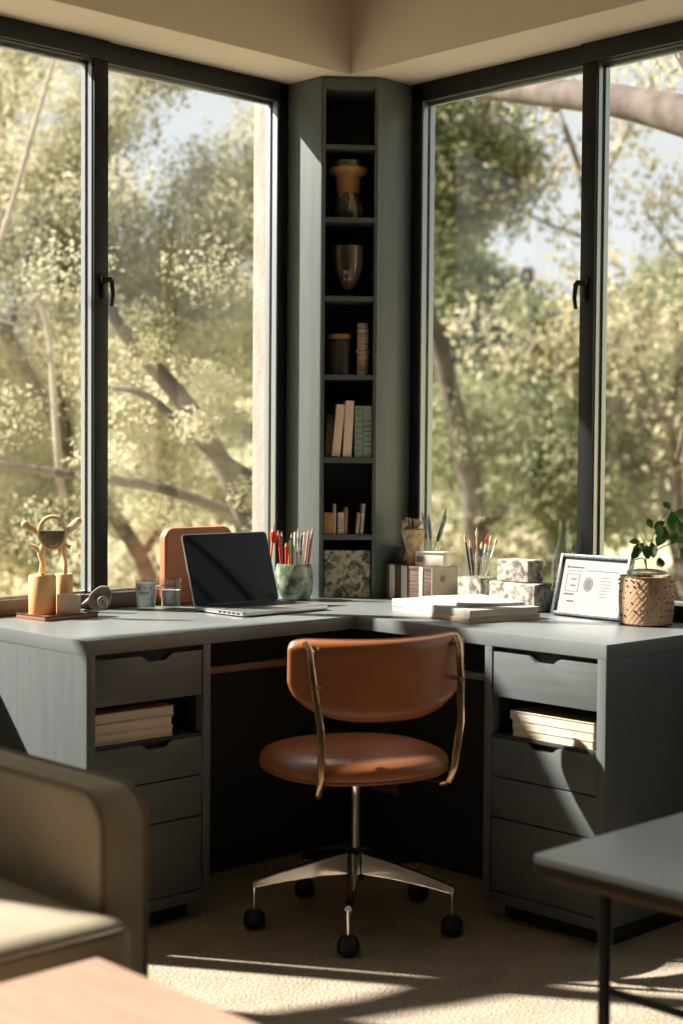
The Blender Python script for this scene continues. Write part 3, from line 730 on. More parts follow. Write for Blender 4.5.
# glass with blue quills standing on the striped box
gq = Vector((-.030, -.412, zb2))
o = empty('quill_glass', gq, 0, 'clear glass of blue-grey quills behind the small white box', 'glass')
MB().lathe([(0, .001), (.019, .001), (.020, .003), (.026, .075), (.025, .0755), (.019, .006), (0, .005)], 28, cap=False).build('cup', 'tumbler', o)
def quill(base, lean, h, mt, label, wdt=.010):
    o = empty('quill', (base.x, base.y, base.z), 0, label, 'quill')
    t = CR*lean[0]+CF*lean[1]+Vector((0, 0, h)); n = t.normalized()
    MB().tube([(0, 0, 0), t*.5, t*.96], [.0012, .0012, .0008], 6).build('shaft', 'straw', o)
    m = MB(); pr = [t*k_ for k_ in (.42, .5, .62, .78, .92, 1.0)]
    m.tube(pr, [wdt*.15, wdt*.8, wdt, wdt*.95, wdt*.6, wdt*.1], 8, sq=(1, .22)); m.build('vane', mt, o)
    return o
quill(gq+Vector((-.006, .006, .008)), (.052, 0), .150, 'black_quill', 'black quill leaning right over the small white box')
quill(gq+Vector((.004, -.008, .008)), (.034, .0), .175, 'blue_quill', 'tall blue-grey quill leaning right above the white box', .008)
quill(gq+Vector((-.002, -.002, .008)), (-.014, .004), .150, 'blue_quill', 'blue-grey quill at the centre left of the quill glass', .009)
quill(gq+Vector((.002, .008, .008)), (-.030, .004), .160, 'blue_quill', 'slim blue-grey quill curving up towards the dried flower cone', .007)
# square glass holder with brushes on the desk
gb = Vector((-.062, -.632, ZD))
o = empty('square_glass_holder', gb, 0, 'square stone-and-glass holder of brushes between striped box and concrete blocks', 'brush holder')
m = MB()
m.box(-.042, .042, -.046, .046, 0, .085, .002); m.build('stone_block', 'concrete', o)
m = MB()
for a in (-1, 1): m.box(-.042, .042, a*.044-.0015, a*.044+.0015, .0853, .150, .0006); m.box(a*.0405-.0015, a*.0405+.0015, -.0424, .0424, .0853, .150, .0006)
m.build('glass_walls', 'tumbler', o)
rnd = random.Random(9)
spec = [(-.030, .0, -.02, .13, 'black_quill', 'black-handled brush at the far left of the square holder'),
        (-.018, .01, -.012, .11, 'dark_pen', 'short dark brush second from left in the square holder'),
        (-.008, -.01, .0, .15, 'wood_pencil', 'plain wooden brush in the middle of the square holder'),
        (.004, .012, .008, .105, 'dark_pen', 'short dark brush near the middle of the square holder'),
        (.012, -.008, .016, .125, 'white_pen', 'white brush in the right half of the square holder'),
        (.022, .004, .024, .128, 'speckled_pen', 'speckled brush second from right in the square holder'),
        (.030, -.004, .034, .120, 'white_pen', 'pale brush splayed to the far right of the square holder')]
for dx, dy, ln, h, mt_, lab in spec:
    p = gb+CR*dx*.75+CF*dy*.8
    o = empty('paintbrush', (p.x, p.y, ZD+.0862), 0, lab, 'brush')
    t = CR*ln+Vector((0, 0, h)); m = MB(); m.tube([(0, 0, 0), t*.45, t*.8], [.0022, .0036, .0028], 8); m.build('handle', mt_, o)
    m = MB(); m.tube([t*.8, t*.88, t], [.003, .0055, .0012], 8); m.build('bristles', 'red_pen' if abs(dx-.012) < 1e-6 else 'bristle', o)
# concrete blocks
o = empty('concrete_block', (-.072, -.815, ZD), 0, 'wide speckled concrete block, lower of the two by the right window', 'block')
MB().box(-.052, .052, -.088, .088, 0, .082, .006, 3).build('block', 'concrete', o)
o = empty('concrete_block', (-.072, -.805, ZD+.0823), math.radians(4), 'smaller speckled concrete block stacked on the wide one', 'block')
MB().box(-.040, .040, -.058, .058, 0, .066, .008, 3).build('block', 'concrete', o)
# bottle
o = empty('glass_bottle', (-.046, -.945, ZD), 0, 'clear glass bottle behind the certificate frame by the window', 'bottle')
MB().lathe([(0, .002), (.030, .002), (.034, .006), (.034, .13), (.030, .16), (.018, .20), (.0135, .225), (.0135, .262), (.0155, .264), (.0155, .270), (.0115, .270), (.0115, .225), (.016, .198), (.028, .158), (.032, .128), (.032, .008), (0, .006)], 36, cap=False).build('body', 'tumbler', o)
# stack of folders
def folder(z, h, w_, d_, cx, cy, rz, cov, label):
    o = empty('document_folder', (cx, cy, z), rz, label, 'folder')
    m = MB(); m.box(-w_/2, w_/2, -d_/2, d_/2, 0, .002, .0005); m.box(-w_/2, w_/2, -d_/2, d_/2, h-.0022, h, .0006); m.box(-w_/2-.0015, -w_/2+.001, -d_/2, d_/2, 0, h, .0008)
    m.build('cover', cov, o)
    MB().box(-w_/2+.002, w_/2-.004, -d_/2+.003, d_/2-.003, .002, h-.0022, .0006).build('pages', 'pages', o)
    return o
folder(ZD, .013, .245, .39, -.312, -.802, math.radians(-14), 'kraft', 'tan-edged folder at the bottom of the paper stack')
folder(ZD+.0132, .021, .240, .385, -.312, -.798, math.radians(-12.5), 'white', 'thick white album in the middle of the paper stack')
folder(ZD+.0344, .009, .19, .26, -.283, -.808, math.radians(-19), 'white', 'smaller white folder lying on top of the paper stack')
# certificate in a leaning frame
o = empty('certificate_frame', (-.138, -1.092, ZD+.0053), math.radians(-3), 'dark metal frame with a printed certificate leaning back on the desk', 'picture frame')
lean = math.radians(14.5)
fwid, fht = .252, .176
def cert_T(): return Matrix.Rotation(lean, 4, 'Y')   # leans toward +x
TC = cert_T()
m = MB(); t = .009; dp = .020
m.box(0, dp, -fwid/2, -fwid/2+t, 0, fht, .001, T=TC); m.box(0, dp, fwid/2-t, fwid/2, 0, fht, .001, T=TC)
m.box(0, dp, -fwid/2+t, fwid/2-t, 0, t, .001, T=TC); m.box(0, dp, -fwid/2+t, fwid/2-t, fht-t, fht, .001, T=TC)
m.box(dp-.003, dp, -fwid/2+.002, fwid/2-.002, .002, fht-.002, T=TC)
m.build('frame', 'gunmetal', o)
MB().box(.0075, .012, -fwid/2+t, fwid/2-t, t, fht-t, T=TC).build('certificate', 'paper_cert', o)
yl = fwid/2-t
def strip(m, y0, y1, z0, z1): m.box(.0068, .0074, min(y0, y1), max(y0, y1), z0, z1, T=TC)
m = MB()   # title line (left of paper = +y)
rnd = random.Random(5)
y = yl-.022
strip(m, y+.004, y, .137, .144)
while y > yl-.075: w_ = rnd.uniform(.002, .005); strip(m, y, y-w_, .138, .1415); y -= w_+.0012
m.build('title_line', 'print_grey', o)
for zz, n in ((.104, 4), (.086, 4)):
    m = MB(); y = yl-.040
    for i in range(n): w_ = rnd.uniform(.003, .005); strip(m, y, y-w_, zz, zz+.003); y -= w_+.0015
    m.build('text_line', 'print_grey', o)
m = MB(); y = yl-.022
for i in range(9): w_ = rnd.uniform(.002, .004); strip(m, y, y-w_, .060, .0635); y -= w_+.001
m.build('text_line', 'print_grey', o)
m = MB(); y = yl-.036
for i in range(6): w_ = rnd.uniform(.002, .004); strip(m, y, y-w_, .040, .0435); y -= w_+.001
m.build('text_line', 'print_grey', o)
m = MB()
strip(m, yl-.020, yl-.075, .129, .1305); strip(m, yl-.090, yl-.205, .132, .134)
for a, b_, c, d_ in ((yl-.022, yl-.070, .119, .1205), (yl-.022, yl-.070, .070, .0712), (yl-.022, yl-.0235, .070, .120), (yl-.0685, yl-.070, .070, .120)): strip(m, a, b_, c, d_)
for i in range(7): strip(m, yl-.145-.006*rnd.random(), yl-.185+.015*rnd.random(), .060+.009*i, .0612+.009*i)
m.build('ruled_lines', 'print_light', o)
m = MB(); pts = [(.0165*math.cos(a), .0205*math.sin(a)) for a in [2*PI*i/28 for i in range(28)]]
m.prism(pts, 0, .0007, 0, T=TC @ TR(.0073, yl-.103, .094) @ Matrix.Rotation(-PI/2, 4, 'Y') @ RZ(PI/2)); m.build('seal', 'print_light', o)
m = MB()
for i in range(5): strip(m, yl-.093-.002*rnd.random(), yl-.113, .082+.005*i, .0835+.005*i)
for v in m.bm.verts: v.co.x -= .0009
m.build('seal_lines', 'print_grey', o)
m = MB(); m.tube([(.040, 0, .115), (.085, 0, -.001)], .004, 8); m.build('easel_leg', 'gunmetal', o)
# woven pot with sprig
bp_ = (-.128, -1.292)
o = put(bp_, 'woven_basket', 'round brown woven basket near the right end of the desk', 'basket')
def weave(a, z): return 1+.007*math.cos(30*a+(PI if int(z/.0090) % 2 else 0))*abs(math.sin(PI*z/.0090))
prof = [(.058, 0), (.066, .003)]+[(.069+.005*math.sin(PI*min(1, z/.14)), z) for z in [.006+.0012*i for i in range(104)]]+[(.0725, .133), (.066, .133), (.064, .12), (.062, .02), (0, .02)]
MB().lathe(prof, 240, cap=False, f=weave).build('woven_wall', 'wicker_brown', o, ang=80)
m = MB()
for k_, zz in enumerate([.028, .045, .062, .078, .093, .108, .122]):
    for i in range(26):
        if random.random() < .3: continue
        a = 2*PI*(i+.5*(k_ % 2)+random.uniform(-.22, .22))/26; z_j = zz+random.uniform(-.003, .003)
        m.ball((.0735*math.cos(a), .0735*math.sin(a), z_j), random.uniform(.0026, .004), 1, (1, 1, random.uniform(.5, .9)))
m.build('weave_gaps', 'ink', o)
o3 = empty('glass_vase', (bp_[0], bp_[1], ZD+.0205), 0, 'clear glass vase sitting inside the woven basket', 'vase')
MB().lathe([(0, .001), (.050, .001), (.056, .005), (.058, .10), (.050, .128), (.034, .146), (.028, .158), (.0265, .190), (.028, .196), (.0262, .196), (.0245, .188), (.026, .158), (.032, .145), (.048, .126), (.056, .098), (.054, .007), (0, .005)], 40, cap=False).build('body', 'tumbler', o3)
MB().lathe([(.0, .120), (.053, .118), (.054, .124), (.03, .130), (0, .132)], 32).build('pale_sand', 'shell', o3)
o = empty('leafy_sprig', (bp_[0], bp_[1], ZD+.154), 0, 'green leafy sprig arching out of the glass vase in the basket', 'plant')
def leaf(m, base, d, nrm_, ln, wd):
    base = Vector(base); d = Vector(d).normalized(); nrm_ = Vector(nrm_); nrm_ = (nrm_-d*nrm_.dot(d)).normalized(); s_ = d.cross(nrm_)
    rows = [(0, .05), (.15, .5), (.38, .95), (.62, 1), (.85, .62), (1, .04)]
    vs, fs = [], []
    for t, w_ in rows:
        c = base+d*ln*t-nrm_*ln*.25*t*t
        for k_ in (-1, 0, 1): vs.append(c+s_*wd*w_*k_*.5+nrm_*(.12*wd*w_ if k_ else 0))
    for i in range(len(rows)-1):
        for k_ in range(2): a = i*3+k_; fs.append((a, a+1, a+4, a+3))
    n = len(vs); vs += [v-nrm_*.0006 for v in vs]
    fs += [tuple(i+n for i in f[::-1]) for f in fs]
    m._add(vs, fs)
kk = .0027
def pl(x, y, dy=0):   # picture-plane style coordinates of the sprig in its own upright plane
    v = CR*((x-643)*kk)+CF*dy; return Vector((v.x, v.y, (571-y)*kk+.0))
m = MB()
wob([Vector((0, 0, -.01)), pl(642, 560), pl(648, 556), pl(660, 549), pl(674, 545), pl(694, 543)], [.0016, .0018, .0018, .0015, .0013, .001], m)
wob([Vector((0, 0, -.01)), pl(640, 562), pl(634, 562), pl(630, 563)], [.0016, .0016, .0014, .001], m)
wob([pl(650, 555), pl(640, 545), pl(636, 537)], [.0013, .001, .0008], m)
wob([pl(646, 557), pl(650, 540, .02), pl(660, 520, .02), pl(668, 510, .02)], [.0013, .001, .001, .0008], m)
m.build('stem', 'twig', o)
m = MB(); rnd = random.Random(11)
LV = [(634, 550, -.3, -.8, 14), (640, 546, -.6, -.6, 16), (647, 545, .2, -.9, 16), (652, 549, .5, .8, 18), (657, 546, .2, .9, 17), (650, 532, .6, .5, 13), (648, 531, -.3, .7, 11), (656, 541, -.2, .9, 14), (641, 548, .1, -.8, 14), (636, 545, -.7, .1, 11),
      (668, 546, .3, .8, 13), (672, 545, .9, .4, 14), (678, 545, .2, -.9, 20), (676, 550, .5, -.7, 22), (668, 515, .7, -.1, 17), (668, 514, .1, -.9, 20), (666, 512, -.5, .7, 11), (671, 518, .9, .5, 12), (655, 560, .3, -.9, 14), (658, 540, .9, .1, 12), (632, 553, -.4, -.8, 10), (684, 547, .4, -.8, 20), (672, 522, .2, -.9, 16)]
for x, y, dx, dz, ln in LV:
    dv = CR*dx+Vector((0, 0, dz))+CF*rnd.uniform(-.4, .4)
    leaf(m, pl(x, y, rnd.uniform(-.012, .012)), dv, -CF+Vector((0, 0, .6))+CR*rnd.uniform(-.5, .5), ln*kk, ln*kk*.62)
m.build('leaves', 'leafgreen', o)

# ------------------------------------------------------------------ office chair
ch = empty('office_chair', (-.92, -.97, 0), math.radians(-19.1), 'tan leather office chair with brass posts on a chrome five-star base', 'chair')
def sq_lathe(prof, seg, ex, kx, ky):
    """rounded-square plan"""
    vs, fs = [], []; n = len(prof)
    m = MB()
    for i in range(seg):
        a = 2*PI*i/seg; c, s_ = math.cos(a), math.sin(a)
        k_ = (abs(c)**ex+abs(s_)**ex)**(-1/ex)
        for r_, z in prof: vs.append((r_*k_*c*kx, r_*k_*s_*ky, z))
    for i in range(seg):
        j = (i+1) % seg
        for q_ in range(n-1): fs.append((i*n+q_, j*n+q_, j*n+q_+1, i*n+q_+1))
    m._add(vs, fs); return m
sq_lathe([(0, .418), (.203, .418), (.223, .421), (.229, .428), (.2315, .438), (.230, .451), (.222, .462), (.200, .471), (.16, .476), (.08, .478), (0, .479)], 56, 2.3, 1, .98).build('seat', 'leather', ch)
m = MB(); sq = []
for i in range(64):
    a = 2*PI*i/64; c, s_ = math.cos(a), math.sin(a); k_ = (abs(c)**2.3+abs(s_)**2.3)**(-1/2.3); sq.append((.2295*k_*c, .2295*.98*k_*s_, .427))
m.tube(sq, .0028, 8, closed=True); m.build('seat_welt', 'leather_dark', ch)
# backrest: curved shell, rounded lower corners
def back_surface(off):
    rows = []
    nU, nV = 33, 17
    for iv in range(nV):
        v = iv/(nV-1)
        row = []
        for iu in range(nU):
            u = math.sin(PI/2*(-1+2*iu/(nU-1)))
            au = min(.9995, abs(u))
            zb_ = .672-(.672-.566)*(1-au**3.0)**(1/2.1)
            zt_ = .738+(.762-.738+.004*u*u)*(1-au**14)**(1/2.5)
            zz = zb_+(zt_-zb_)*v; x = u*.243+.013
            y = -.196+.088*u*u-.10*(zz-.66)*.25
            row.append((x, y, zz))
        rows.append(row)
    return rows
rows = back_surface(0); nV, nU = len(rows), len(rows[0])
m = MB(); vs, fs = [], []
cx_ = lambda p: Vector(p)
def nrm2(x): return Vector((-2*.088*x/.232/.232, 1, 0)).normalized()
for side, off in ((0, 0), (1, .036)):
    for iv, row in enumerate(rows):
        for iu, p in enumerate(row):
            e_ = min(1, min(iv, nV-1-iv)/2.5, min(iu, nU-1-iu)/3.0); e_ = math.sqrt(max(0, 1-(1-e_)**2))
            mid = .018; o_ = mid+(off-mid)*(0.25+.75*e_)
            vs.append(Vector(p)+nrm2(p[0])*o_)
N = nU*nV
for iv in range(nV-1):
    for iu in range(nU-1):
        a = iv*nU+iu; fs.append((a, a+1, a+nU+1, a+nU)); fs.append((N+a, N+a+nU, N+a+nU+1, N+a+1))
for iv in range(nV-1):
    for iu in (0, nU-1): a = iv*nU+iu; fs.append((a, a+nU, N+a+nU, N+a))
for iu in range(nU-1):
    for iv in (0, nV-1): a = iv*nU+iu; fs.append((a, a+1, N+a+1, N+a))
m._add(vs, fs); back = m.build('backrest', 'leather', ch, ang=70)
bnd = [rows[0][i] for i in range(nU)]+[rows[i][nU-1] for i in range(1, nV)]+[rows[nV-1][i] for i in range(nU-2, -1, -1)]+[rows[i][0] for i in range(nV-2, 0, -1)]
m = MB(); m.tube([Vector(p)+nrm2(p[0])*.018 for p in bnd], .0026, 8, closed=True); m.build('back_welt', 'leather_dark', ch)
for sx in (-1, 1):
    o = None
    m = MB()
    ox = .013 if sx < 0 else .020
    pts = [(sx*(.206 if sx < 0 else .192)+ox, -.138, .758), (sx*(.203 if sx < 0 else .192)+ox, -.156, .742), (sx*(.197 if sx < 0 else .190)+ox, -.170, .66), (sx*.184+ox, -.182, .55), (sx*.177+ox*.5, -.184, .44), (sx*.175, -.178, .405), (sx*.165, -.160, .394)]
    m.tube(pts, .0105, 8, sq=(.62, .95)); m.build('back_post', 'brass', ch)
    for zz_, ya, yb in ((.655, -.140, -.184), (.742, -.138, -.158)):
        m = MB(); m.tube([(sx*(.1875 if zz_ < .7 else .178)+ox, ya, zz_), (sx*(.1875 if zz_ < .7 else .178)+ox, yb, zz_)], .006, 10); m.build('bolt', 'brass', ch)
m = MB(); m.tube([(-.165, -.162, .404), (-.10, -.10, .406), (.0, -.02, .406), (.10, -.10, .406), (.165, -.162, .404)], .008, 8, sq=(.6, 1.3)); m.box(-.07, .07, -.07, .07, .400, .4175, .004); m.build('seat_bracket', 'blacksteel', ch)
# column + base: centre offset from seat centre
base_w = Vector((-.80, -.90, 0)); inv = (TR(-.92, -.97, 0) @ RZ(math.radians(-19.1))).inverted()
bl = inv @ base_w
bl = Vector((0.040, 0.070, 0))
cw = TR(-.92, -.97, 0) @ RZ(math.radians(-19.1)) @ bl
MB().lathe([(.0125, .16), (.0135, .165), (.0135, .33), (.0165, .335), (.0165, .3995), (.0, .3995)], 28, (bl.x, bl.y, 0)).build('gas_column', 'chrome', ch)
MB().lathe([(0, .115), (.022, .115), (.027, .122), (.028, .172), (.024, .184), (.017, .191), (.0135, .198)], 32, (bl.x, bl.y, 0)).build('hub', 'blacksteel', ch)
angs = [148, 222, 294, 5, 77]
for i, ad in enumerate(angs):
    a = math.radians(ad+19.1); T = TR(bl.x, bl.y, 0) @ RZ(a)
    Rr = .262
    # arm: channel section, deep at hub, shallow at tip
    prof = [(.018, .186, .132, .016), (.10, .168, .128, .014), (.20, .143, .117, .012), (Rr-.008, .127, .108, .0105), (Rr+.006, .122, .108, .009)]
    t = bmesh.new(); rings = []
    for x, zt2, zb3, hw in prof:
        rings.append([t.verts.new((x, -hw, zb3)), t.verts.new((x, hw, zb3)), t.verts.new((x, hw*.8, zt2)), t.verts.new((x, -hw*.8, zt2))])
    t.faces.new(rings[0]); t.faces.new(rings[-1][::-1])
    for A, B in zip(rings, rings[1:]):
        for q_ in range(4): t.faces.new((A[q_], A[(q_+1) % 4], B[(q_+1) % 4], B[q_]))
    bmesh.ops.recalc_face_normals(t, faces=t.faces)
    bmesh.ops.bevel(t, geom=t.edges[:], offset=.003, segments=2, affect='EDGES')
    m = MB(); m.merge(t, T); arm = m.build('base_arm', 'chrome', ch)
    m = MB(); m.tube([(Rr, 0, .045), (Rr, 0, .120)], .0052, 12, T=T); m.build('caster_stem', 'chrome', arm)
    m = MB(); sw = RZ(random.uniform(-.6, .6))
    Tc = T @ TR(Rr, 0, 0) @ sw
    for sy in (-1, 1):
        m.lathe([(.001, -.0075), (.017, -.0075), (.020, -.005), (.0205, .0), (.019, .005), (.014, .0075), (.001, .008)], 24, T=Tc @ TR(.003, sy*.0105, .0213) @ Matrix.Rotation(PI/2, 4, 'X'))
    m.lathe([(.0265, .010), (.0285, .016), (.0275, .032), (.021, .045), (.011, .051), (0, .051)], 24, T=Tc, cap=True)
    m.build('caster', 'blackplastic', arm)

# ------------------------------------------------------------------ sofa (right arm, seat and back)
sofa = empty('sofa', (-2.8, -1.15, 0), 0, 'olive beige upholstered sofa whose rounded arm stands by the left drawers', 'sofa')
AX0, AX1 = -2.088, -1.988
def arm_out(y0=-1.55, y1=-.62, z0=.10, z1=.622, r=.07, n=8):
    pts = [(y1, z0), (y0, z0)]
    for i in range(n+1):
        a = PI-(PI/2)*i/n; pts.append((y0+r+r*math.cos(a), z1-r+r*math.sin(a)))
    pts.append((y1, z1)); return pts
def arm_mesh(x0, x1, bev=.016):
    m = MB(); t = bmesh.new(); P_ = arm_out()
    a = [t.verts.new((x0, y, z)) for y, z in P_]; b = [t.verts.new((x1, y, z)) for y, z in P_]
    t.faces.new(a); t.faces.new(b[::-1])
    n = len(P_)
    for i in range(n): t.faces.new((a[i], b[i], b[(i+1) % n], a[(i+1) % n]))
    bmesh.ops.recalc_face_normals(t, faces=t.faces)
    es = [e_ for e_ in t.edges if abs(e_.verts[0].co.x-e_.verts[1].co.x) < 1e-7]
    bmesh.ops.bevel(t, geom=es, offset=bev, segments=4, profile=.5, affect='EDGES'); m.merge(t); return m
for x0, x1 in ((AX0, AX1), (-3.66, -3.56)):
    a_ = arm_mesh(x0, x1).build('arm', 'fabric', sofa, ang=60)
    m = MB(); P_ = arm_out()[1:]
    for xx in (x0+.004, x1-.004):
        m.tube([(xx, (y+.003 if y < -1.52 else y), z-.002 if z > .6 else z) for y, z in P_], .0048, 8)
    m.build('welt', 'fabric_welt', a_)
# seat cushion(s): crowned, rounded front with piping
def cushion(x0, x1, y0, y1, z0, z1, crown, name='seat_cushion'):
    t = bmesh.new(); bmesh.ops.create_cube(t, size=1)
    for v in t.verts: v.co = Vector(((x0+x1)/2+v.co.x*(x1-x0), (y0+y1)/2+v.co.y*(y1-y0), (z0+z1)/2+v.co.z*(z1-z0)))
    bmesh.ops.bevel(t, geom=t.edges[:], offset=.042, segments=5, profile=.55, affect='EDGES')
    bmesh.ops.subdivide_edges(t, edges=[e_ for e_ in t.edges if e_.calc_length() > .3], cuts=9, use_grid_fill=True)
    for v in t.verts:
        if v.co.z > (z0+z1)/2:
            u = (v.co.x-x0)/(x1-x0)*2-1; w_ = (v.co.y-y0)/(y1-y0)*2-1
            v.co.z += crown*max(0, 1-u**4)*max(0, 1-w_**4)
    if x1 > -2.2:
        for v in t.verts:
            if v.co.y < -1.568 and v.co.x > x1-.2: v.co.x += .028*min(1, (v.co.x-x1+.2)/.2)*min(1, (-1.568-v.co.y)/.02)
    m = MB(); m.merge(t); c = m.build(name, 'fabric', sofa, ang=80)
    m = MB(); zz = z1-.018
    lp = [(x+(.028 if x1 > -2.2 and y < -1.575 and x > x1-.1 else 0), y) for x, y in rrect(x1-x0-.012, y1-y0-.012, .04, 6, (x0+x1)/2, (y0+y1)/2)]
    m.tube([(x, y, zz) for x, y in lp], .0045, 8, closed=True); m.build('piping', 'fabric_welt', c)
cushion(-2.80, -2.0895, -1.625, -.80, .297, .425, .022)
cushion(-3.54, -2.806, -1.625, -.80, .297, .425, .022)
MB().box(-3.553, -2.092, -1.50, -.64, .10, .295, .01).build('seat_base', 'fabric', sofa)
MB().box(-3.553, -2.092, -.795, -.62, .30, .72, .04, 4).build('backrest', 'fabric', sofa)
for x in (-3.61, -2.035):
    for y in (-1.46, -.70): MB().lathe([(.014, 0), (.022, .1)], 16, (x, y, 0)).build('leg', 'walnut', sofa)
loc_children(sofa)

# ------------------------------------------------------------------ coffee table (front left)
ct = empty('coffee_table', (-2.72, -2.15, 0), 0, 'pale pinkish oak coffee table in the near left foreground', 'table')
m = MB(); m.prism(rrect(1.0, .84, .006, cx=0, cy=0), .385, .42, .003); m.build('tabletop', 'oak', ct)
for sx in (-1, 1):
    for sy in (-1, 1): MB().box(sx*.46-.02, sx*.46+.02, sy*.38-.02, sy*.38+.02, 0.0005, .3848, .003).build('leg', 'oak', ct)
# ------------------------------------------------------------------ side table (front right)
stb = empty('side_table', (-1.486+.55, -1.992-.55, 0), 0, 'low blue-grey topped table on thin dark metal legs in the near right foreground', 'table')
m = MB(); m.prism(rrect(1.1, 1.1, .022), .488, .50, .002); m.build('tabletop', 'laminate', stb)
m = MB(); m.prism(rrect(1.098, 1.098, .021), .4715, .4878, .001); m.build('edge_band', 'darkedge', stb)
m = MB()
for (x0, x1, y0, y1) in ((-.53, .53, .515, .53), (-.53, .53, -.53, -.515), (-.53, -.515, -.515, .515), (.515, .53, -.515, .515)): m.box(x0, x1, y0, y1, .455, .4713, .001)
m.build('underframe', 'walnut', stb)
for sx in (-1, 1):
    for sy in (-1, 1):
        lg = MB().tube([(sx*.456, sy*.452, .0005), (sx*.456, sy*.452, .4713)], .0115, 16).build('leg', 'blacksteel', stb)
m = MB()
for sx in (-1, 1): m.tube([(sx*.456, -.442, .262), (sx*.456, .442, .262)], .008, 12)
m.tube([(-.45, .445, .435), (.45, -.2, .45)], .005, 10)
m.build('stretcher', 'blacksteel', stb)

#@@OUTSIDE
# ------------------------------------------------------------------ outside: terrain, trees
CAMP = Vector((-3.5683, -3.6727, 0))
def ground_h(x, y):
    d_ = math.hypot(x, y); az = math.degrees(math.atan2(y, x))
    h = -3.0
    if d_ > 9:
        hmax = 4.6 if az > 44 else 5.2
        t = min(1, (d_-9)/36); h += (hmax+3)*(t*t*(3-2*t))
    h += .5*math.sin(x*.23+1)*math.cos(y*.19)*min(1, max(0, (d_-5)/8))
    return h
N = 90; S = 95
xs = np.linspace(-S, S, N); vs = []; fs = []
for j in range(N):
    for i in range(N):
        vs.append((xs[i], xs[j], ground_h(xs[i], xs[j])-.05))
for j in range(N-1):
    for i in range(N-1): a = j*N+i; fs.append((a, a+1, a+N+1, a+N))
me = bpy.data.meshes.new('hillside'); me.from_pydata(vs, [], fs); me.materials.append(M['hill'])
me.polygons.foreach_set('use_smooth', [True]*len(me.polygons))
o = bpy.data.objects.new('ground', me); COL.objects.link(o); o['kind'] = 'structure'

def leaf_cloud(name, centers, per, leaf, mt, parent, seed, flat=.7):
    """centers: list of (x,y,z,r): small leaves scattered in clumps"""
    rg = np.random.default_rng(seed)
    c = np.array([k_[:3] for k_ in centers]); rr = np.array([k_[3] for k_ in centers])
    n = len(c)*per
    idx = np.repeat(np.arange(len(c)), per)
    dr = rg.normal(size=(n, 3)); dr /= np.linalg.norm(dr, axis=1)[:, None]
    rad = rr[idx]*rg.random(n)**.45
    p = c[idx]+dr*rad[:, None]*np.array([1, 1, flat])
    a = rg.normal(size=(n, 3)); a /= np.linalg.norm(a, axis=1)[:, None]
    b = np.cross(a, rg.normal(size=(n, 3))); b /= np.linalg.norm(b, axis=1)[:, None]
    sz = leaf*(.6+.8*rg.random(n))[:, None]
    V = np.stack([p-a*sz, p-b*sz*.42, p+a*sz, p+b*sz*.42], 1).reshape(-1, 3)
    me = bpy.data.meshes.new(name); me.vertices.add(4*n); me.vertices.foreach_set('co', V.ravel().astype(np.float32))
    me.loops.add(4*n); me.loops.foreach_set('vertex_index', np.arange(4*n, dtype=np.int32))
    me.polygons.add(n); me.polygons.foreach_set('loop_start', np.arange(0, 4*n, 4, dtype=np.int32)); me.polygons.foreach_set('loop_total', np.full(n, 4, dtype=np.int32))
    me.update(calc_edges=True); me.materials.append(M[mt])
    o = bpy.data.objects.new(name, me); COL.objects.link(o); o.parent = parent
    return o

def tree(loc, H, spread, label, leafmt, barkmt, seed, per=60, leaf=.06, clump=.5, trunk_r=.16, lean=(0, 0), levels=4, crown0=.35, limbs=5, group=None, name='tree', cat='tree', flat=.7):
    rnd = random.Random(seed)
    root = empty(name, (loc[0], loc[1], loc[2]), 0, label, cat, group)
    m = MB(); tips = []
    def limb(p, d_, ln, r_, lev):
        pts = [p.copy()]; rs = [r_]; q_ = p.copy(); dd = d_.copy(); n = 5
        for i in range(n):
            dd = (dd+Vector((rnd.gauss(0, .16), rnd.gauss(0, .16), rnd.gauss(.03, .12)))).normalized()
            q_ = q_+dd*ln/n; pts.append(q_.copy()); rs.append(r_*(1-.45*(i+1)/n))
            if lev >= 1: tips.append((q_.x, q_.y, q_.z, clump*(.6+.5*rnd.random())))
        m.tube(pts, rs, 7 if lev else 10)
        if lev < levels-1:
            for k_ in range(rnd.choice((2, 3)) if lev else limbs):
                t = rnd.uniform(.35, 1) if lev else rnd.uniform(crown0, 1)
                i = min(n-1, int(t*n)); bp0 = pts[i].lerp(pts[i+1], t*n-i)
                a = rnd.uniform(0, 2*PI); side = Vector((math.cos(a), math.sin(a), rnd.uniform(.05, .9))).normalized()
                nd = (dd*.45+side).normalized(); nl = (spread if lev == 0 else ln*.62)*rnd.uniform(.75, 1.1)
                limb(bp0, nd, nl, rs[i]*.52, lev+1)
    limb(Vector((0, 0, 0)), Vector((lean[0], lean[1], 1)).normalized(), H, trunk_r, 0)
    m.build('trunk', barkmt, root, ang=80)
    if per: leaf_cloud('foliage', tips, per, leaf, leafmt, root, seed, flat)
    return root
def gl(x, y): return (x, y, ground_h(x, y)-.1)

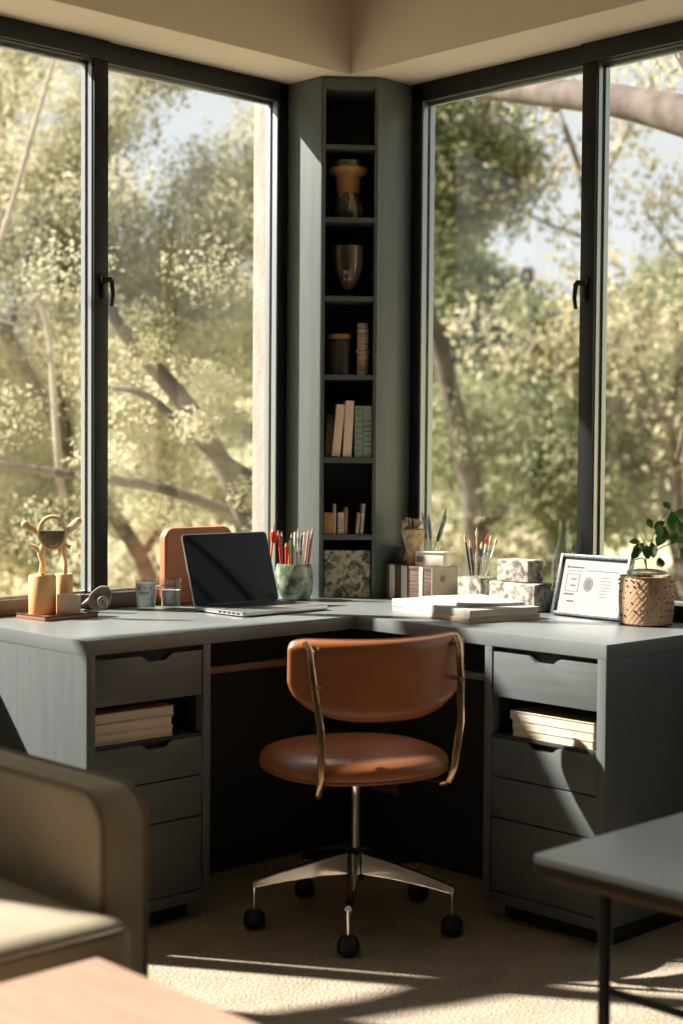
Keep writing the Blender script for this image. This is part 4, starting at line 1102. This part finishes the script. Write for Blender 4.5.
tree(gl(3.9, 7.9), 6.2, 2.2, 'olive-leaved tree filling the far left window pane', 'leaf_olive', 'palebark', 11, per=330, leaf=.025, clump=.55, trunk_r=.07)
tree(gl(3.7, 6.0), 5.6, 2.0, 'yellow-green tree behind the left window mullion', 'leaf_olive', 'palebark', 22, per=330, leaf=.025, clump=.5, trunk_r=.06)
tree(gl(5.4, 7.0), 6.4, 2.2, 'tall forked tree beyond the laptop with pale sky showing through', 'leaf_olive', 'bark', 35, per=150, leaf=.026, clump=.40, trunk_r=.09)
tree(gl(8.9, 6.7), 6.6, 2.4, 'dark green tree standing against the sky in the right window', 'leaf_green', 'bark', 48, per=170, leaf=.045, clump=.62, trunk_r=.16)
tree(gl(13.5, 9.5), 6.0, 2.4, 'rounded tree on the slope behind the right mullion', 'leaf_green', 'bark', 52, per=90, leaf=.08, clump=.7, trunk_r=.16)
tree(gl(9.6, 4.2), 6.5, 2.4, 'thin branching tree in the far right pane', 'leaf_dry', 'bark', 63, per=22, leaf=.05, clump=.5, trunk_r=.14)
# hand-shaped limbs
def limb_tree(name, label, cat, paths, mt, loc, leaves=None):
    root = empty(name, loc, 0, label, cat)
    m = MB(); L0 = Vector(loc)
    for pts, rs in paths: wob([Vector(p)-L0 for p in pts], rs, m, 5)
    m.build('limbs', mt, root, ang=80)
    if leaves:
        lst, per, leaf_, lm, sd = leaves
        leaf_cloud('foliage', [(x-L0.x, y-L0.y, z-L0.z, r_) for x, y, z, r_ in lst], per, leaf_, lm, root, sd)
    return root
limb_tree('leaning_oak', 'dark leaning oak trunk with crossing lower limbs behind the laptop', 'tree', [
    ([(2.05, 1.9, -3.0), (1.75, 2.25, -.6), (1.62, 2.42, .75), (1.45, 2.62, 1.35), (1.25, 2.85, 1.72), (1.12, 2.97, 1.95), (1.05, 3.1, 2.3)], [.13, .09, .062, .052, .046, .034, .018]),
    ([(1.62, 2.42, .85), (1.3, 2.75, 1.02), (.9, 3.15, 1.10), (.4, 3.6, 1.2)], [.035, .03, .025, .018]),
    ([(1.70, 2.30, 1.0), (1.45, 2.6, 1.25), (1.25, 2.8, 1.50), (1.12, 2.95, 1.55)], [.04, .03, .022, .014]),
], 'bark', (2.05, 1.9, -3.0), ([(1.9, 3.4, 1.6, .3), (1.4, 3.3, 1.5, .3), (1.1, 3.3, 2.2, .3), (1.5, 2.9, .9, .25), (.8, 3.5, 1.4, .3), (1.0, 3.3, .8, .3), (1.7, 2.9, 2.2, .3), (1.3, 2.9, 1.9, .2), (1.5, 2.6, 1.6, .15), (1.35, 2.55, 1.35, .16), (1.55, 2.3, 1.0, .15), (1.2, 2.7, 1.75, .14), (1.0, 2.9, 1.2, .2), (1.6, 2.2, .8, .18)], 360, .017, 'leaf_olive', 91))
limb_tree('pale_sapling', 'slender pale curving trunk at the far left edge of the window', 'tree', [
    ([(1.05, 4.45, -2.9), (1.05, 4.5, .5), (1.15, 4.36, 2.0), (1.28, 4.24, 2.6), (1.42, 4.15, 3.2), (1.55, 4.05, 3.75)], [.03, .026, .022, .018, .014, .010]),
    ([(1.46, 3.94, .9), (1.45, 4.0, 1.4), (1.43, 4.04, 1.9), (1.36, 4.1, 2.2)], [.024, .022, .018, .010]),
    ([(1.43, 4.04, 1.75), (1.3, 4.15, 1.95), (1.15, 4.3, 2.0)], [.014, .010, .007]),
], 'palebark', (1.05, 4.45, -2.9))
limb_tree('oak_limb', 'thick grey oak with a heavy limb crossing the top of the right window', 'tree', [
    ([(3.9, -2.4, -2.6), (3.3, -1.9, .4), (2.7, -1.2, 1.8), (2.1, -.4, 2.45), (2.15, .35, 2.78), (2.35, 1.2, 3.02), (2.7, 2.1, 3.25), (3.1, 3.0, 3.4)], [.30, .24, .17, .115, .08, .065, .05, .03]),
    ([(2.1, -.2, 2.5), (2.2, 0.1, 2.9), (2.1, .3, 3.3)], [.07, .05, .04]),
    ([(2.3, 1.0, 3.0), (2.6, 1.3, 3.15), (3.0, 1.5, 3.1), (3.3, 1.8, 3.2)], [.045, .035, .03, .02]),
    ([(2.5, -.9, 2.1), (2.7, -.2, 2.0), (3.0, .5, 1.7), (3.3, .9, 1.2)], [.04, .03, .022, .012]),
], 'bark', (3.9, -2.4, -2.6), ([(2.2, .1, 3.1, .3), (2.5, .9, 3.3, .35), (2.8, 1.6, 3.25, .3), (2.9, 2.2, 3.4, .3), (3.0, .3, 2.9, .3), (3.4, .6, 2.2, .3), (3.4, .3, 1.6, .3), (3.0, .0, 2.5, .3), (2.6, -.3, 3.2, .3), (3.2, 1.0, 3.3, .3)], 220, .022, 'leaf_olive', 71))

# unseen tree added left of the view, bough shaped to shade chair and drawers
K = 1/1.5
def sunpt(x0, z0, y): return (x0-K*y, y, z0+y)
bough = [sunpt(-2.94, -6.0, 2.6), sunpt(-2.94, -1.8, 2.6), sunpt(-2.94, .2, 2.5), sunpt(-2.90, .85, 2.1), sunpt(-2.55, 1.15, 1.5), sunpt(-2.15, 1.38, 1.3), sunpt(-1.80, 1.45, 1.2), sunpt(-1.55, 1.50, 1.2), sunpt(-1.30, 1.57, 1.2), sunpt(-1.12, 1.72, 1.2)]
limb_tree('added_shade_tree', 'unseen tree added outside the left window so its bough shades the chair seat', 'tree', [
    (bough, [.20, .17, .14, .09, .055, .05, .10, .12, .15, .05]),
    ([sunpt(-2.94, .3, 2.5), sunpt(-3.05, 1.6, 2.7), sunpt(-3.1, 3.2, 3.0)], [.12, .09, .05]),
], 'bark', bough[0], ([sunpt(-3.0, 2.9, 3.0)+(.5,), sunpt(-3.1, 3.6, 3.3)+(.6,), sunpt(-1.15, 1.68, 1.2)+(.07,)], 200, .04, 'leaf_olive', 17))

# shrubs and small trees scattered over the slope, copies of two kinds
def shrub_proto(seed, mt, n=26, r0=1.0):
    rnd = random.Random(seed); root = empty('shrub', (0, 0, 0))
    cl = []
    for i in range(n):
        a = rnd.uniform(0, 2*PI); q_ = rnd.random()**.5*r0; cl.append((q_*math.cos(a), q_*math.sin(a), rnd.uniform(.15, 1.1)*(1.25-q_/r0*.6), .42))
    m = MB()
    for i in range(6):
        a = rnd.uniform(0, 2*PI); m.tube([(0, 0, 0), (.3*math.cos(a), .3*math.sin(a), .5), (.6*math.cos(a), .6*math.sin(a), 1.0)], [.05, .035, .012], 6)
    m.build('stems', 'bark', root)
    leaf_cloud('foliage', cl, 150, .075, mt, root, seed)
    return root
protos = [shrub_proto(1, 'leaf_olive'), shrub_proto(2, 'leaf_green'), shrub_proto(3, 'leaf_dry')]
used = [False]*3
# bearing (deg from +x, seen from the room), distance, kind, size
SHR = []
rnd = random.Random(77)
for dist, size, n in ((11, .9, 14), (14, 1.1, 16), (18, 1.4, 20), (23, 1.7, 20), (30, 2.1, 22), (38, 2.6, 24), (47, 3.2, 22)):
    for i in range(n):
        az = 31+30*(i+rnd.uniform(.2, .8))/n
        SHR.append((az, dist*rnd.uniform(.92, 1.08), rnd.choice((0, 0, 1, 2) if az > 46 else (0, 1, 1, 2)), size*rnd.uniform(.8, 1.2)))
names = ['olive', 'dark green', 'dry khaki']
PLACED = [(3.9, 7.9, .5), (3.7, 6.0, .5), (5.4, 7.0, .5), (8.9, 6.7, .6), (13.5, 9.5, .6), (9.6, 4.2, .6)]
for az, dist, kind, size in SHR:
    a = math.radians(az); x, y = CAMP.x+dist*math.cos(a), CAMP.y+dist*math.sin(a)
    if math.hypot(x, y) < 4: continue
    if any(math.hypot(x-u, y-v_) < 1.22*(size+sz_) for u, v_, sz_ in PLACED): continue
    PLACED.append((x, y, size))
    if not used[kind]: o = protos[kind]; used[kind] = True
    else: o = copy_tree(protos[kind])
    o.location = (x, y, ground_h(x, y)-.15); o.rotation_euler = (0, 0, rnd.uniform(0, 6.28)); o.scale = (size, size, size*.9)
    tag(o, f'blurred {names[kind]} shrub growing on the slope outside the windows', 'shrub', f'{names[kind]} shrubs on the slope')

# ------------------------------------------------------------------ view
vs_ = scene.view_settings
vs_.view_transform = 'Standard'; vs_.look = 'None'; vs_.gamma = 1; vs_.use_curve_mapping = False; vs_.exposure = 0.48
scene.display_settings.display_device = 'sRGB'
cy = scene.cycles
cy.max_bounces = 8; cy.diffuse_bounces = 5; cy.glossy_bounces = 4; cy.transmission_bounces = 6; cy.transparent_max_bounces = 24
cy.use_denoising = True
try: cy.denoiser = 'OPENIMAGEDENOISE'
except Exception: pass
cy.sample_clamp_indirect = 6; cy.caustics_reflective = False; cy.caustics_refractive = False
